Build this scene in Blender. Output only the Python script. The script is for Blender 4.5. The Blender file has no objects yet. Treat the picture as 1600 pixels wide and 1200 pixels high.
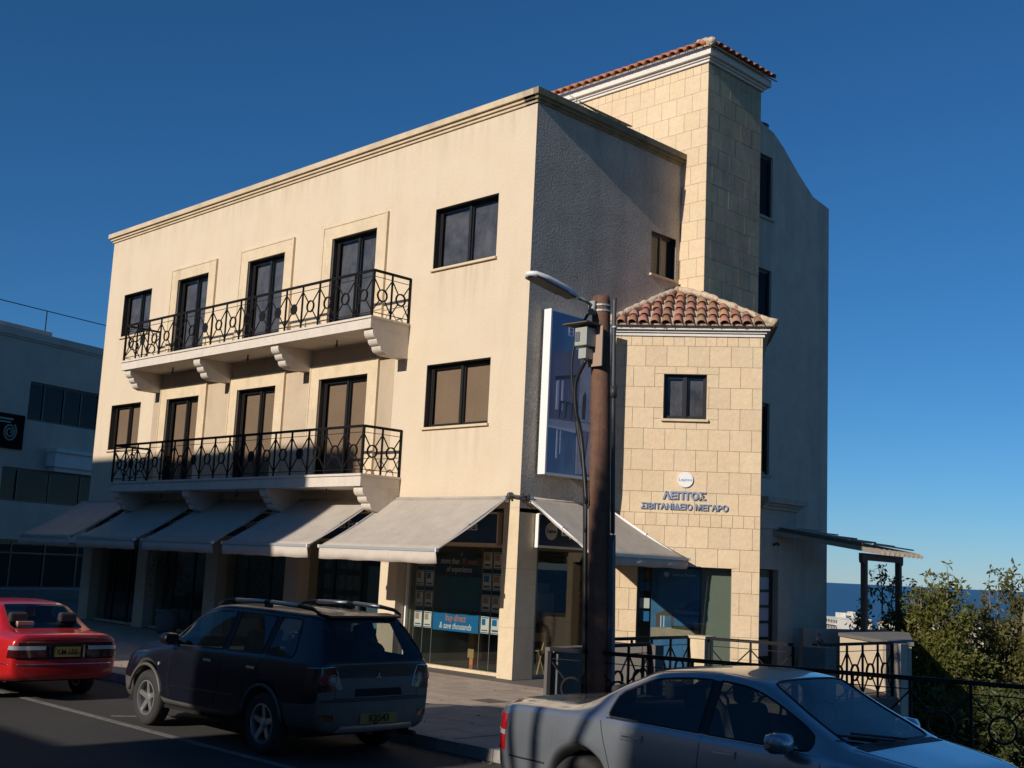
import bpy, bmesh, math, random
from mathutils import Vector, Matrix, noise
from mathutils.bvhtree import BVHTree
from mathutils.geometry import tessellate_polygon
random.seed(7)
R = math.radians
sc = bpy.context.scene
COL = sc.collection
# ---------------------------------------------------------------- camera
cam = bpy.data.objects.new('camera', bpy.data.cameras.new('camera'))
COL.objects.link(cam)
yaw, pitch, roll, FPX = R(-45.075), R(8.804), R(2.707), 1842.0
d = Vector((math.sin(yaw)*math.cos(pitch), math.cos(yaw)*math.cos(pitch), math.sin(pitch)))
r = Vector((math.cos(yaw), -math.sin(yaw), 0)); u = r.cross(d)
r2 = r*math.cos(roll)+u*math.sin(roll); u2 = -r*math.sin(roll)+u*math.cos(roll)
M = Matrix(((r2.x, u2.x, -d.x, 15.745), (r2.y, u2.y, -d.y, -16.06), (r2.z, u2.z, -d.z, 2.083), (0, 0, 0, 1)))
cam.matrix_world = M
cam.data.sensor_width = 36; cam.data.lens = FPX/1600*36
cam.data.clip_start = .1; cam.data.clip_end = 90000
sc.camera = cam
# ---------------------------------------------------------------- sky, sun, exposure
SUN_EL, SUN_DX = R(23.3), math.tan(R(1.6))
w = bpy.data.worlds.new('World'); sc.world = w; w.use_nodes = True
nt = w.node_tree; nt.nodes.clear()
sky = nt.nodes.new('ShaderNodeTexSky'); sky.sky_type = 'NISHITA'; sky.sun_disc = False
sky.sun_elevation = SUN_EL; sky.sun_rotation = R(180-1.6); sky.altitude = 0
sky.air_density = .9; sky.dust_density = 0; sky.ozone_density = 10
bg = nt.nodes.new('ShaderNodeBackground'); bg.inputs[1].default_value = .08
hs = nt.nodes.new('ShaderNodeHueSaturation'); hs.inputs['Saturation'].default_value = 1.05; hs.inputs['Hue'].default_value = .494
out = nt.nodes.new('ShaderNodeOutputWorld')
nt.links.new(sky.outputs[0], hs.inputs['Color']); nt.links.new(hs.outputs[0], bg.inputs[0]); nt.links.new(bg.outputs[0], out.inputs[0])
sun = bpy.data.objects.new('sun', bpy.data.lights.new('sun', 'SUN')); COL.objects.link(sun)
sun.data.energy = 4.4; sun.data.angle = R(.5); sun.data.color = (1, .915, .82)
L = Vector((-SUN_DX, 1, -math.tan(SUN_EL)*math.sqrt(1+SUN_DX**2))).normalized()
sun.rotation_euler = L.to_track_quat('-Z', 'Y').to_euler()
sc.view_settings.view_transform = 'Standard'; sc.view_settings.look = 'None'
sc.view_settings.exposure = 0; sc.view_settings.gamma = 1
sc.view_settings.use_curve_mapping = False
try:
    sc.cycles.max_bounces = 8; sc.cycles.transparent_max_bounces = 16
    sc.cycles.caustics_reflective = False; sc.cycles.caustics_refractive = False
except Exception: pass

# ---------------------------------------------------------------- materials
def mat(name, col, rough=.8, metal=0, var=0, vscale=3, bump=0, bscale=60, bdist=.01, obj_var=0, dirt=0, dscale=(.6, .6, .12), coat=0, spec=None, dirtcol=None, hue_var=0, emis=None, vcol=None, fine=28, famp=.10):
    m = bpy.data.materials.new(name); m.use_nodes = True
    n = m.node_tree.nodes; l = m.node_tree.links; b = n['Principled BSDF']
    b.inputs['Roughness'].default_value = rough; b.inputs['Metallic'].default_value = metal
    if coat: b.inputs['Coat Weight'].default_value = coat; b.inputs['Coat Roughness'].default_value = .04
    if spec is not None: b.inputs['Specular IOR Level'].default_value = spec
    c4 = (*col, 1)
    b.inputs['Base Color'].default_value = c4
    cur = None
    geo = n.new('ShaderNodeNewGeometry')
    def mixmul(cur, fac_out, c, dark):
        mx = n.new('ShaderNodeMix'); mx.data_type = 'RGBA'; mx.blend_type = 'MIX'
        l.new(fac_out, mx.inputs[0])
        if cur is None: mx.inputs[6].default_value = c4
        else: l.new(cur, mx.inputs[6])
        mx.inputs[7].default_value = (*dark, 1)
        return mx.outputs[2]
    def ramp(o, a, b_):
        rp = n.new('ShaderNodeMapRange'); l.new(o, rp.inputs[0]); rp.inputs[1].default_value = a; rp.inputs[2].default_value = b_
        return rp.outputs[0]
    def scaled(o, k):
        mm = n.new('ShaderNodeMath'); mm.operation = 'MULTIPLY'; l.new(o, mm.inputs[0]); mm.inputs[1].default_value = k; return mm.outputs[0]
    if var:
        t = n.new('ShaderNodeTexNoise'); t.inputs['Scale'].default_value = vscale; t.inputs['Detail'].default_value = 6; t.inputs['Roughness'].default_value = .65
        l.new(geo.outputs['Position'], t.inputs['Vector'])
        dk = vcol or tuple(x*.55 for x in col)
        cur = mixmul(cur, scaled(ramp(t.outputs[0], .35, .7), var), col, dk)
    if dirt:
        mp = n.new('ShaderNodeVectorMath'); mp.operation = 'MULTIPLY'; mp.inputs[1].default_value = dscale
        l.new(geo.outputs['Position'], mp.inputs[0])
        t = n.new('ShaderNodeTexNoise'); t.inputs['Scale'].default_value = 1.0; t.inputs['Detail'].default_value = 8; t.inputs['Roughness'].default_value = .7
        l.new(mp.outputs[0], t.inputs['Vector'])
        cur = mixmul(cur, scaled(ramp(t.outputs[0], .5, .78), dirt), col, dirtcol or tuple(x*.35 for x in col))
    if (var or dirt) and not metal:
        t = n.new('ShaderNodeTexNoise'); t.inputs['Scale'].default_value = fine; t.inputs['Detail'].default_value = 3; t.inputs['Roughness'].default_value = .8
        l.new(geo.outputs['Position'], t.inputs['Vector'])
        mr0 = n.new('ShaderNodeMapRange'); l.new(t.outputs[0], mr0.inputs[0]); mr0.inputs[1].default_value = .25; mr0.inputs[2].default_value = .75; mr0.inputs[3].default_value = 1-famp; mr0.inputs[4].default_value = 1+famp
        h0 = n.new('ShaderNodeHueSaturation'); l.new(mr0.outputs[0], h0.inputs['Value']); l.new(cur, h0.inputs['Color']); cur = h0.outputs[0]
    if obj_var or hue_var:
        oi = n.new('ShaderNodeObjectInfo'); hs = n.new('ShaderNodeHueSaturation')
        mr = n.new('ShaderNodeMapRange'); l.new(oi.outputs['Random'], mr.inputs[0]); mr.inputs[3].default_value = 1-obj_var; mr.inputs[4].default_value = 1+obj_var*.6
        l.new(mr.outputs[0], hs.inputs['Value'])
        if hue_var:
            m2 = n.new('ShaderNodeMath'); m2.operation = 'MULTIPLY'; m2.inputs[1].default_value = 7.31; l.new(oi.outputs['Random'], m2.inputs[0])
            m3 = n.new('ShaderNodeMath'); m3.operation = 'FRACT'; l.new(m2.outputs[0], m3.inputs[0])
            m4 = n.new('ShaderNodeMapRange'); l.new(m3.outputs[0], m4.inputs[0]); m4.inputs[3].default_value = .5-hue_var; m4.inputs[4].default_value = .5+hue_var
            l.new(m4.outputs[0], hs.inputs['Hue'])
        if cur is None: hs.inputs['Color'].default_value = c4
        else: l.new(cur, hs.inputs['Color'])
        cur = hs.outputs[0]
    if cur is not None: l.new(cur, b.inputs['Base Color'])
    if bump:
        t = n.new('ShaderNodeTexNoise'); t.inputs['Scale'].default_value = bscale; t.inputs['Detail'].default_value = 4
        l.new(geo.outputs['Position'], t.inputs['Vector'])
        bp = n.new('ShaderNodeBump'); bp.inputs['Strength'].default_value = bump; bp.inputs['Distance'].default_value = bdist
        l.new(t.outputs[0], bp.inputs['Height']); l.new(bp.outputs[0], b.inputs['Normal'])
    if emis: b.inputs['Emission Color'].default_value = (*emis, 1); b.inputs['Emission Strength'].default_value = 1
    return m

def glass_mat(name, tint=(.5, .52, .5), refl=1.4, base=.03, rough=.01):
    m = bpy.data.materials.new(name); m.use_nodes = True
    n = m.node_tree.nodes; l = m.node_tree.links; n.remove(n['Principled BSDF'])
    o = n['Material Output']; tr = n.new('ShaderNodeBsdfTransparent'); gl = n.new('ShaderNodeBsdfGlossy'); mx = n.new('ShaderNodeMixShader')
    tr.inputs[0].default_value = (*tint, 1); gl.inputs[0].default_value = (1, 1, 1, 1); gl.inputs['Roughness'].default_value = rough
    fr = n.new('ShaderNodeFresnel'); fr.inputs[0].default_value = 1.5
    # the Fresnel node flips its IOR on back faces: always feed a front-facing value
    lw = n.new('ShaderNodeLayerWeight'); lw.inputs[0].default_value = .5
    pw = n.new('ShaderNodeMath'); pw.operation = 'POWER'; l.new(lw.outputs['Facing'], pw.inputs[0]); pw.inputs[1].default_value = 4.2
    mu = n.new('ShaderNodeMath'); mu.operation = 'MULTIPLY_ADD'; mu.use_clamp = True
    l.new(pw.outputs[0], mu.inputs[0]); mu.inputs[1].default_value = refl*.62; mu.inputs[2].default_value = base+.04*refl
    n.remove(fr)
    l.new(mu.outputs[0], mx.inputs[0]); l.new(tr.outputs[0], mx.inputs[1]); l.new(gl.outputs[0], mx.inputs[2])
    l.new(mx.outputs[0], o.inputs[0])
    return m

STUCCO = (.675, .56, .40)
m_stucco = mat('cream_stucco', STUCCO, .9, var=.45, vscale=1.1, bump=.45, bscale=45, bdist=.014, dirt=.42, dscale=(1.3, 1.3, .28), dirtcol=(.50, .39, .27), vcol=(.62, .475, .32))
def streaks(m, rects, dark, k=.36):
    n = m.node_tree.nodes; l = m.node_tree.links; b = n['Principled BSDF']; src = b.inputs['Base Color'].links[0].from_socket
    geo = n.new('ShaderNodeNewGeometry'); sp = n.new('ShaderNodeSeparateXYZ'); l.new(geo.outputs['Position'], sp.inputs[0])
    mp = n.new('ShaderNodeVectorMath'); mp.operation = 'MULTIPLY'; mp.inputs[1].default_value = (5.5, 5.5, .35); l.new(geo.outputs['Position'], mp.inputs[0])
    t = n.new('ShaderNodeTexNoise'); t.inputs['Scale'].default_value = 1.2; t.inputs['Detail'].default_value = 6; l.new(mp.outputs[0], t.inputs['Vector'])
    tr = n.new('ShaderNodeMapRange'); l.new(t.outputs[0], tr.inputs[0]); tr.inputs[1].default_value = .42; tr.inputs[2].default_value = .72
    acc = None
    def mth(op, a, c):
        q = n.new('ShaderNodeMath'); q.operation = op; q.use_clamp = True; l.new(a, q.inputs[0]); l.new(c, q.inputs[1]); return q.outputs[0]
    for xa, xb, zt, ln in rects:
        def rng(o, a, c, e=.15):
            q = n.new('ShaderNodeMapRange'); l.new(o, q.inputs[0]); q.inputs[1].default_value = a; q.inputs[2].default_value = c; return q.outputs[0]
        v = mth('MULTIPLY', mth('MULTIPLY', rng(sp.outputs[0], xa-.1, xa+.1), rng(sp.outputs[0], xb+.1, xb-.1)), mth('MULTIPLY', rng(sp.outputs[2], zt-ln, zt), rng(sp.outputs[2], zt+.05, zt)))
        acc = v if acc is None else mth('MAXIMUM', acc, v)
    f_ = mth('MULTIPLY', acc, tr.outputs[0]); q = n.new('ShaderNodeMath'); q.operation = 'MULTIPLY'; l.new(f_, q.inputs[0]); q.inputs[1].default_value = k
    mx = n.new('ShaderNodeMix'); mx.data_type = 'RGBA'; l.new(q.outputs[0], mx.inputs[0]); l.new(src, mx.inputs[6]); mx.inputs[7].default_value = (*dark, 1); l.new(mx.outputs[2], b.inputs['Base Color'])
streaks(m_stucco, [(-17.9, .1, 11.3, .7), (-2.95, -.95, 8.2, 1.1), (-2.95, -.95, 4.8, .9), (-16.95, -15.2, 8.15, 1.0), (-17, -15.2, 4.85, .8), (-3.6, -3.4, 7.1, 1.2), (-7.3, -4.4, 9.95, .12)], (.36, .28, .19))
m_stucco_rough = mat('rough_stucco', (.60, .515, .41), .95, var=.5, vscale=1.4, bump=1.0, bscale=22, bdist=.05, fine=16, famp=.22, dirt=.45, dscale=(1.2, 1.2, .2), dirtcol=(.2, .17, .14))
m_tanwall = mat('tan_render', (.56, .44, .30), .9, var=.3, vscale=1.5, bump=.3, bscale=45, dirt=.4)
m_surround = mat('moulding_stone', (.70, .56, .37), .85, var=.25, vscale=4, dirt=.4, dscale=(2, 2, .8))
m_stone = mat('limestone', (.70, .55, .36), .85, var=.35, vscale=2.2, bump=.35, bscale=18, bdist=.02, obj_var=.06, fine=9, famp=.09, hue_var=.004, vcol=(.66, .46, .26), dirt=.35, dscale=(.5, .5, 5), dirtcol=(.60, .42, .25))
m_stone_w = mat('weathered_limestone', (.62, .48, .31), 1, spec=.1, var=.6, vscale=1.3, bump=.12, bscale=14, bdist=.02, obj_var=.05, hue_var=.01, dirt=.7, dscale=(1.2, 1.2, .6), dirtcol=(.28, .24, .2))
m_mortar = mat('stone_joint', (.42, .32, .21), .95)
m_cornice = mat('pale_cornice', (.72, .68, .62), .8, var=.2, dirt=.3)
m_coping = mat('coping', (.66, .52, .34), .9, var=.5, vscale=2, dirt=.5, dscale=(1.5, 1.5, 1.5))
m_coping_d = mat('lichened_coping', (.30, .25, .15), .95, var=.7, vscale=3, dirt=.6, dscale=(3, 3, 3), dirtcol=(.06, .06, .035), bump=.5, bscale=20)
m_white = mat('white_paint', (.78, .76, .72), .7, var=.2, dirt=.35, dscale=(2, 2, .5), dirtcol=(.45, .40, .34))
m_slab = mat('balcony_render', (.68, .60, .50), .85, var=.25, vscale=3, dirt=.45, dscale=(3, 3, .6), dirtcol=(.4, .33, .24))
m_iron = mat('black_iron', (.010, .009, .009), .6, spec=.18)
m_frame = mat('dark_bronze_aluminium', (.018, .017, .016), .35, spec=.6)
m_glass = glass_mat('window_glass', (.72, .68, .64), .9, .01, .02)
m_dullglass = glass_mat('dull_glass', (.4, .4, .4), .25, .0, .1)
m_glass_up = glass_mat('sky_glass', (.62, .62, .62), .7, .02, .10)
m_shopglass = glass_mat('shop_glass', (.72, .76, .72), 1.2, .02)
m_blind = mat('tan_backing', (.40, .31, .22), .9, var=.3, vscale=1.2)  # tan tone of the flat sheet behind the panes
m_grey_back = mat('grey_backing', (.24, .24, .25), .9, var=.9, vscale=2.5, vcol=(.07, .07, .08), dirt=.5, dscale=(3, 3, 1), dirtcol=(.35, .34, .32))  # patchy grey tone of the flat sheet behind the panes
m_dark = mat('dark_room', (.025, .022, .02), .9)
m_inwall = mat('shop_inner_wall', (.20, .19, .16), .9)
m_greenwall = mat('grey_green_panel', (.20, .23, .19), .7)
m_floorin = mat('polished_tile_floor', (.20, .20, .17), .12)
m_awning = mat('awning_canvas', (.49, .43, .355), .92, var=.35, vscale=2.2, bump=.25, bscale=5, bdist=.04, dirt=.45, dscale=(2, 2, 2), dirtcol=(.36, .31, .26), obj_var=.03)
m_valance = mat('awning_valance', (.56, .49, .41), .9, var=.2, vscale=5)
m_alu = mat('grey_aluminium', (.45, .47, .46), .4, metal=.3)
m_whitemetal = mat('white_metal', (.80, .79, .76), .45)
m_blue = mat('blue_sign_board', (.018, .065, .16), .35)
m_blue2 = mat('bright_blue_banner', (.01, .17, .42), .5)
m_blue3 = mat('deep_blue_banner', (.01, .035, .08), .5)
m_orange = mat('orange_print', (.7, .22, .08), .6)
m_wprint = mat('white_print', (.8, .8, .78), .6)
m_gprint = mat('grey_print', (.10, .10, .11), .6)
m_pink = mat('pink_print', (.55, .30, .22), .6)
m_tan = mat('tan_wood', (.42, .26, .12), .6, var=.3)
m_tile = mat('terracotta_tile', (.42, .175, .10), .85, var=.6, vscale=9, obj_var=.30, hue_var=.02, bump=.3, bscale=60, vcol=(.32, .20, .14), dirt=.95, dscale=(9, 9, 9), dirtcol=(.42, .36, .28))
m_tile2 = mat('bright_terracotta_tile', (.46, .17, .085), .85, var=.4, vscale=12, obj_var=.12, vcol=(.36, .16, .09))
m_limemortar = mat('lime_mortar', (.60, .48, .34), .95, var=.6, vscale=8, bump=.8, bscale=18, bdist=.04)
m_wing = mat('white_rough_render', (.68, .55, .44), .95, var=.35, vscale=2, bump=.6, bscale=30, bdist=.02, dirt=.5, dscale=(1.2, 1.2, .15), dirtcol=(.16, .13, .10))
m_porch = mat('porch_render', (.52, .44, .36), .9, var=.4, vscale=2.5, dirt=.4)
m_letters = mat('blue_grey_letters', (.24, .30, .42), .4)
m_pole = mat('old_timber_pole', (.17, .085, .05), .85, var=.6, vscale=10, bump=.5, bscale=25, dirt=.6, dscale=(9, 9, .7), dirtcol=(.03, .02, .015))
m_cable = mat('black_cable', (.012, .012, .012), .5)
m_pipe = mat('dark_conduit', (.05, .055, .055), .5)
m_guard = mat('steel_guard', (.10, .115, .125), .5, metal=.3)
m_box = mat('grey_meter_box', (.34, .35, .30), .5, dirt=.3)
m_rust = mat('rusty_sheet', (.13, .09, .06), .8)
m_asphalt = mat('asphalt', (.046, .041, .036), .9, var=.4, vscale=1.2, bump=.5, bscale=90, bdist=.008, dirt=.3, dscale=(.5, .5, .5), dirtcol=(.035, .034, .032))
m_linepaint = mat('worn_line_paint', (.22, .21, .19), .8, var=.8, vscale=8, vcol=(.07, .068, .062))
m_paving = mat('sidewalk_paving', (.48, .375, .28), .9, var=.6, vscale=2.5, bump=.3, bscale=30, obj_var=.06, dirt=.5, dscale=(1.5, 1.5, 1.5), dirtcol=(.19, .15, .115))
m_joint = mat('paving_joint', (.13, .11, .09), .95)
m_kerb = mat('kerbstone', (.34, .31, .27), .9, var=.6, vscale=9, obj_var=.1, bump=.4, bscale=30)
m_conc = mat('grey_concrete', (.20, .185, .165), .9, var=.4, vscale=3, dirt=.4)
m_wood = mat('weathered_pergola_wood', (.16, .11, .08), .8, var=.5, vscale=8)
m_wood2 = mat('bleached_rafter', (.34, .27, .20), .8, var=.4, vscale=6)

# ---------------------------------------------------------------- mesh helpers
class MB:
    def __init__(s): s.v = []; s.f = []; s.m = []
    def add(s, vs, fs, mi=0):
        o = len(s.v); s.v += [tuple(x) for x in vs]
        for f in fs: s.f.append(tuple(i+o for i in f)); s.m.append(mi)
        return s
    def box(s, x0, x1, y0, y1, z0, z1, mi=0):
        v = [(x0, y0, z0), (x1, y0, z0), (x1, y1, z0), (x0, y1, z0), (x0, y0, z1), (x1, y0, z1), (x1, y1, z1), (x0, y1, z1)]
        return s.add(v, [(0, 3, 2, 1), (4, 5, 6, 7), (0, 1, 5, 4), (1, 2, 6, 5), (2, 3, 7, 6), (3, 0, 4, 7)], mi)
    def obox(s, c, ax, ay, az, mi=0):
        c, ax, ay, az = map(Vector, (c, ax, ay, az)); v = []
        for k in (-1, 1):
            for a, b in ((-1, -1), (1, -1), (1, 1), (-1, 1)): v.append(c+ax*a+ay*b+az*k)
        return s.add(v, [(0, 3, 2, 1), (4, 5, 6, 7), (0, 1, 5, 4), (1, 2, 6, 5), (2, 3, 7, 6), (3, 0, 4, 7)], mi)
    def bar(s, p, q, w, h=None, up=(0, 0, 1), mi=0):
        p, q = Vector(p), Vector(q); h = h or w; dd = q-p
        if dd.length < 1e-6: return s
        dn = dd.normalized(); up = Vector(up)
        if abs(dn.dot(up)) > .95: up = Vector((1, 0, 0)) if abs(dn.x) < .9 else Vector((0, 1, 0))
        a = dn.cross(up).normalized(); b = a.cross(dn)
        return s.obox((p+q)/2, a*w/2, b*h/2, dd/2, mi)
    def tube(s, pts, rad, n=8, cap=True, mi=0):
        pts = [Vector(p) for p in pts]; rs = rad if isinstance(rad, (list, tuple)) else [rad]*len(pts)
        rings = []; prev = None
        for i, p in enumerate(pts):
            t = (pts[min(i+1, len(pts)-1)]-pts[max(i-1, 0)]).normalized()
            if prev is None:
                up = Vector((0, 0, 1)) if abs(t.z) < .9 else Vector((1, 0, 0))
                a = t.cross(up).normalized()
            else: a = (prev-t*prev.dot(t)).normalized()
            prev = a; b = t.cross(a)
            rings.append([p+(a*math.cos(2*math.pi*k/n)+b*math.sin(2*math.pi*k/n))*rs[i] for k in range(n)])
        v = [x for rg in rings for x in rg]; f = []
        for i in range(len(pts)-1):
            for k in range(n): f.append((i*n+k, i*n+(k+1) % n, (i+1)*n+(k+1) % n, (i+1)*n+k))
        if cap: f.append(tuple(range(n-1, -1, -1))); f.append(tuple((len(pts)-1)*n+k for k in range(n)))
        return s.add(v, f, mi)
    def ring(s, c, nrm, rad, t, n=18, w=None, mi=0):
        nrm = Vector(nrm).normalized(); a = nrm.cross(Vector((0, 0, 1))).normalized(); b = a.cross(nrm); c = Vector(c); w = w or t
        v = []; f = []
        for k in range(n):
            e = a*math.cos(2*math.pi*k/n)+b*math.sin(2*math.pi*k/n)
            for rr, hh in ((rad-t/2, -w/2), (rad+t/2, -w/2), (rad+t/2, w/2), (rad-t/2, w/2)): v.append(c+e*rr+nrm*hh)
        for k in range(n):
            for j in range(4): f.append((k*4+j, ((k+1) % n)*4+j, ((k+1) % n)*4+(j+1) % 4, k*4+(j+1) % 4))
        return s.add(v, f, mi)
    def disc(s, c, nrm, rad, w, n=20, mi=0):
        nrm = Vector(nrm).normalized(); c = Vector(c)
        return s.tube([c-nrm*w/2, c+nrm*w/2], rad, n, mi=mi)
    def prism(s, poly, off, mi=0):
        """closed polygon (3D points) extruded by vector off"""
        off = Vector(off); p = [Vector(x) for x in poly]; n = len(p)
        v = p+[x+off for x in p]
        tris = tessellate_polygon([p])
        f = [tuple(t) for t in tris]+[tuple(i+n for i in reversed(t)) for t in tris]
        for i in range(n): f.append((i, (i+1) % n, (i+1) % n+n, i+n))
        return s.add(v, f, mi)
    def lathe(s, prof, c, axis='z', n=24, mi=0, close=False):
        v = []; f = []; c = Vector(c); k = len(prof)
        for i in range(n):
            a = 2*math.pi*i/n
            for rr, h in prof:
                if axis == 'z': v.append(c+Vector((rr*math.cos(a), rr*math.sin(a), h)))
                else: v.append(c+Vector((rr*math.cos(a), h, rr*math.sin(a))))
        for i in range(n):
            for j in range(k-1 if not close else k):
                j2 = (j+1) % k
                f.append((i*k+j, ((i+1) % n)*k+j, ((i+1) % n)*k+j2, i*k+j2))
        return s.add(v, f, mi)
    def mesh(s, name, mats, smooth=False, recalc=True):
        me = bpy.data.meshes.new(name); me.from_pydata(s.v, [], s.f)
        for m in (mats if isinstance(mats, (list, tuple)) else [mats]): me.materials.append(m)
        if any(s.m): me.polygons.foreach_set('material_index', s.m)
        if recalc:
            bm = bmesh.new(); bm.from_mesh(me); bmesh.ops.recalc_face_normals(bm, faces=bm.faces); bm.to_mesh(me); bm.free()
        if smooth: me.polygons.foreach_set('use_smooth', [True]*len(me.polygons))
        me.update(); return me

def link(name, me, parent=None, loc=None, mtx=None):
    o = bpy.data.objects.new(name, me); COL.objects.link(o)
    if parent is not None: o.parent = parent
    if loc is not None: o.location = loc
    if mtx is not None: o.matrix_local = mtx
    return o
def obj(name, mb, m, parent=None, smooth=False, loc=None, label=None, recalc=True):
    o = link(name, mb.mesh(name, m, smooth, recalc), parent, loc)
    if label: o['label'] = label
    return o
def bevel(o, wdt=.01, seg=2, ang=40):
    b = o.modifiers.new('bevel', 'BEVEL'); b.width = wdt; b.segments = seg; b.limit_method = 'ANGLE'; b.angle_limit = R(ang)
def smooth_angle(o, ang=40):
    me = o.data
    me.polygons.foreach_set('use_smooth', [True]*len(me.polygons))
    bm = bmesh.new(); bm.from_mesh(me)
    for e in bm.edges:
        if len(e.link_faces) == 2 and e.calc_face_angle(0) > R(ang): e.smooth = False
    bm.to_mesh(me); bm.free()
def tag(o, label=None, cat=None, group=None, kind=None):
    if label: o['label'] = label
    if cat: o['category'] = cat
    if group: o['group'] = group
    if kind: o['kind'] = kind
    return o
def thing(name, label, cat, loc=(0, 0, 0), rz=0, group=None):
    o = bpy.data.objects.new(name, None); COL.objects.link(o); o.location = loc; o.rotation_euler = (0, 0, rz)
    o.empty_display_size = .2
    return tag(o, label, cat, group)
def struct(name, mb, m, smooth=False):
    o = obj(name, mb, m, smooth=smooth); o['kind'] = 'structure'; return o

class Plane:
    """wall frame: origin O, horizontal direction U, outward normal N"""
    def __init__(s, O, U, N): s.O, s.U, s.N = Vector(O), Vector(U).normalized(), Vector(N).normalized()
    def p(s, uu, z, n=0): return s.O+s.U*uu+Vector((0, 0, z))+s.N*n
    def wall(s, mb, w0, w1, z0, z1, ops=(), depth=.18, mi=0):
        us = sorted({w0, w1, *[a for o in ops for a in o[:2]]}); zs = sorted({z0, z1, *[a for o in ops for a in o[2:4]]})
        us = [a for a in us if w0 <= a <= w1]; zs = [a for a in zs if z0 <= a <= z1]
        idx = {}
        def vi(a, z):
            if (a, z) not in idx: idx[(a, z)] = len(mb.v); mb.v.append(tuple(s.p(a, z)))
            return idx[(a, z)]
        for i in range(len(us)-1):
            for j in range(len(zs)-1):
                cu, cz = (us[i]+us[i+1])/2, (zs[j]+zs[j+1])/2
                if any(o[0] < cu < o[1] and o[2] < cz < o[3] for o in ops): continue
                mb.f.append((vi(us[i], zs[j]), vi(us[i+1], zs[j]), vi(us[i+1], zs[j+1]), vi(us[i], zs[j+1]))); mb.m.append(mi)
        for a, b, c, e in [o[:4] for o in ops]:
            P = [s.p(a, c), s.p(b, c), s.p(b, e), s.p(a, e)]; Q = [q-s.N*depth for q in P]
            for i in range(4):
                k = (i+1) % 4; mb.add([P[i], P[k], Q[k], Q[i]], [(0, 1, 2, 3)], mi)
    def slab(s, mb, a, b, z0, z1, n0, n1, mi=0):
        c = s.p((a+b)/2, (z0+z1)/2, (n0+n1)/2)
        mb.obox(c, s.U*(b-a)/2, s.N*(n1-n0)/2, Vector((0, 0, (z1-z0)/2)), mi)

def window(pl, parent, a, b, z0, z1, name='window', rec=.14, panes=2, glass=None, back=None, sill=True, fw=.05, backd=.09, split=None, hbar=None, sillname='sill'):
    mb = MB()
    pl.slab(mb, a, b, z0, z0+fw, -rec-.05, -rec+.0); pl.slab(mb, a, b, z1-fw, z1, -rec-.05, -rec)
    pl.slab(mb, a, a+fw, z0+fw, z1-fw, -rec-.05, -rec); pl.slab(mb, b-fw, b, z0+fw, z1-fw, -rec-.05, -rec)
    w_ = (b-a-2*fw)/panes
    for i in range(1, panes): pl.slab(mb, a+fw+w_*i-fw*.6, a+fw+w_*i+fw*.6, z0+fw, z1-fw, -rec-.055, -rec+.008)
    if rec > 0:
        pl.slab(mb, a+.001, a+.014, z0, z1-.015, -rec, -.012); pl.slab(mb, b-.014, b-.001, z0, z1-.015, -rec, -.012); pl.slab(mb, a+.001, b-.001, z1-.014, z1-.001, -rec, -.012)
    # inner sash rails
    for i in range(panes):
        x0 = a+fw+w_*i+(fw*.6 if i else 0); x1 = a+fw+w_*(i+1)-(fw*.6 if i < panes-1 else 0); t = .03; dd = -rec-.012-.02*(i % 2)
        pl.slab(mb, x0, x1, z0+fw, z0+fw+t, dd-.02, dd); pl.slab(mb, x0, x1, z1-fw-t, z1-fw, dd-.02, dd)
        pl.slab(mb, x0, x0+t, z0+fw+t, z1-fw-t, dd-.02, dd); pl.slab(mb, x1-t, x1, z0+fw+t, z1-fw-t, dd-.02, dd)
    if hbar: pl.slab(mb, a+fw, b-fw, hbar-.02, hbar+.02, -rec-.052, -rec+.004)
    o = obj(name, mb, m_frame, parent)
    for i in range(panes):
        g = MB(); dd = -rec-.022-.02*(i % 2); ti = random.uniform(-.002, .002); tj = random.uniform(-.003, .003)
        x0, x1 = a+fw+w_*i+.02, a+fw+w_*(i+1)-.02
        g.add([pl.p(x0, z0+fw+.02, dd+ti), pl.p(x1, z0+fw+.02, dd-ti), pl.p(x1, z1-fw-.02, dd-ti+tj), pl.p(x0, z1-fw-.02, dd+ti+tj)], [(0, 1, 2, 3)])
        obj('pane', g, glass or m_glass, o, recalc=False)
    if back:  # flat toned sheet close behind the panes
        g = MB(); k = 14; vs = []
        for q in range(k+1):
            uu = a+fw+(b-a-2*fw)*q/k; dd = -rec-backd-.003*(q % 2)
            vs += [pl.p(uu, z0+.03, dd), pl.p(uu, z1-.03, dd)]
        g.add(vs, [(2*q, 2*q+2, 2*q+3, 2*q+1) for q in range(k)])
        obj('window_backing', g, back, o)
    if sill:
        g = MB(); pl.slab(g, a-.04, b+.04, z0-.05, z0-.003, -rec, .06); obj(sillname, g, m_surround, o)
    return o

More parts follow.
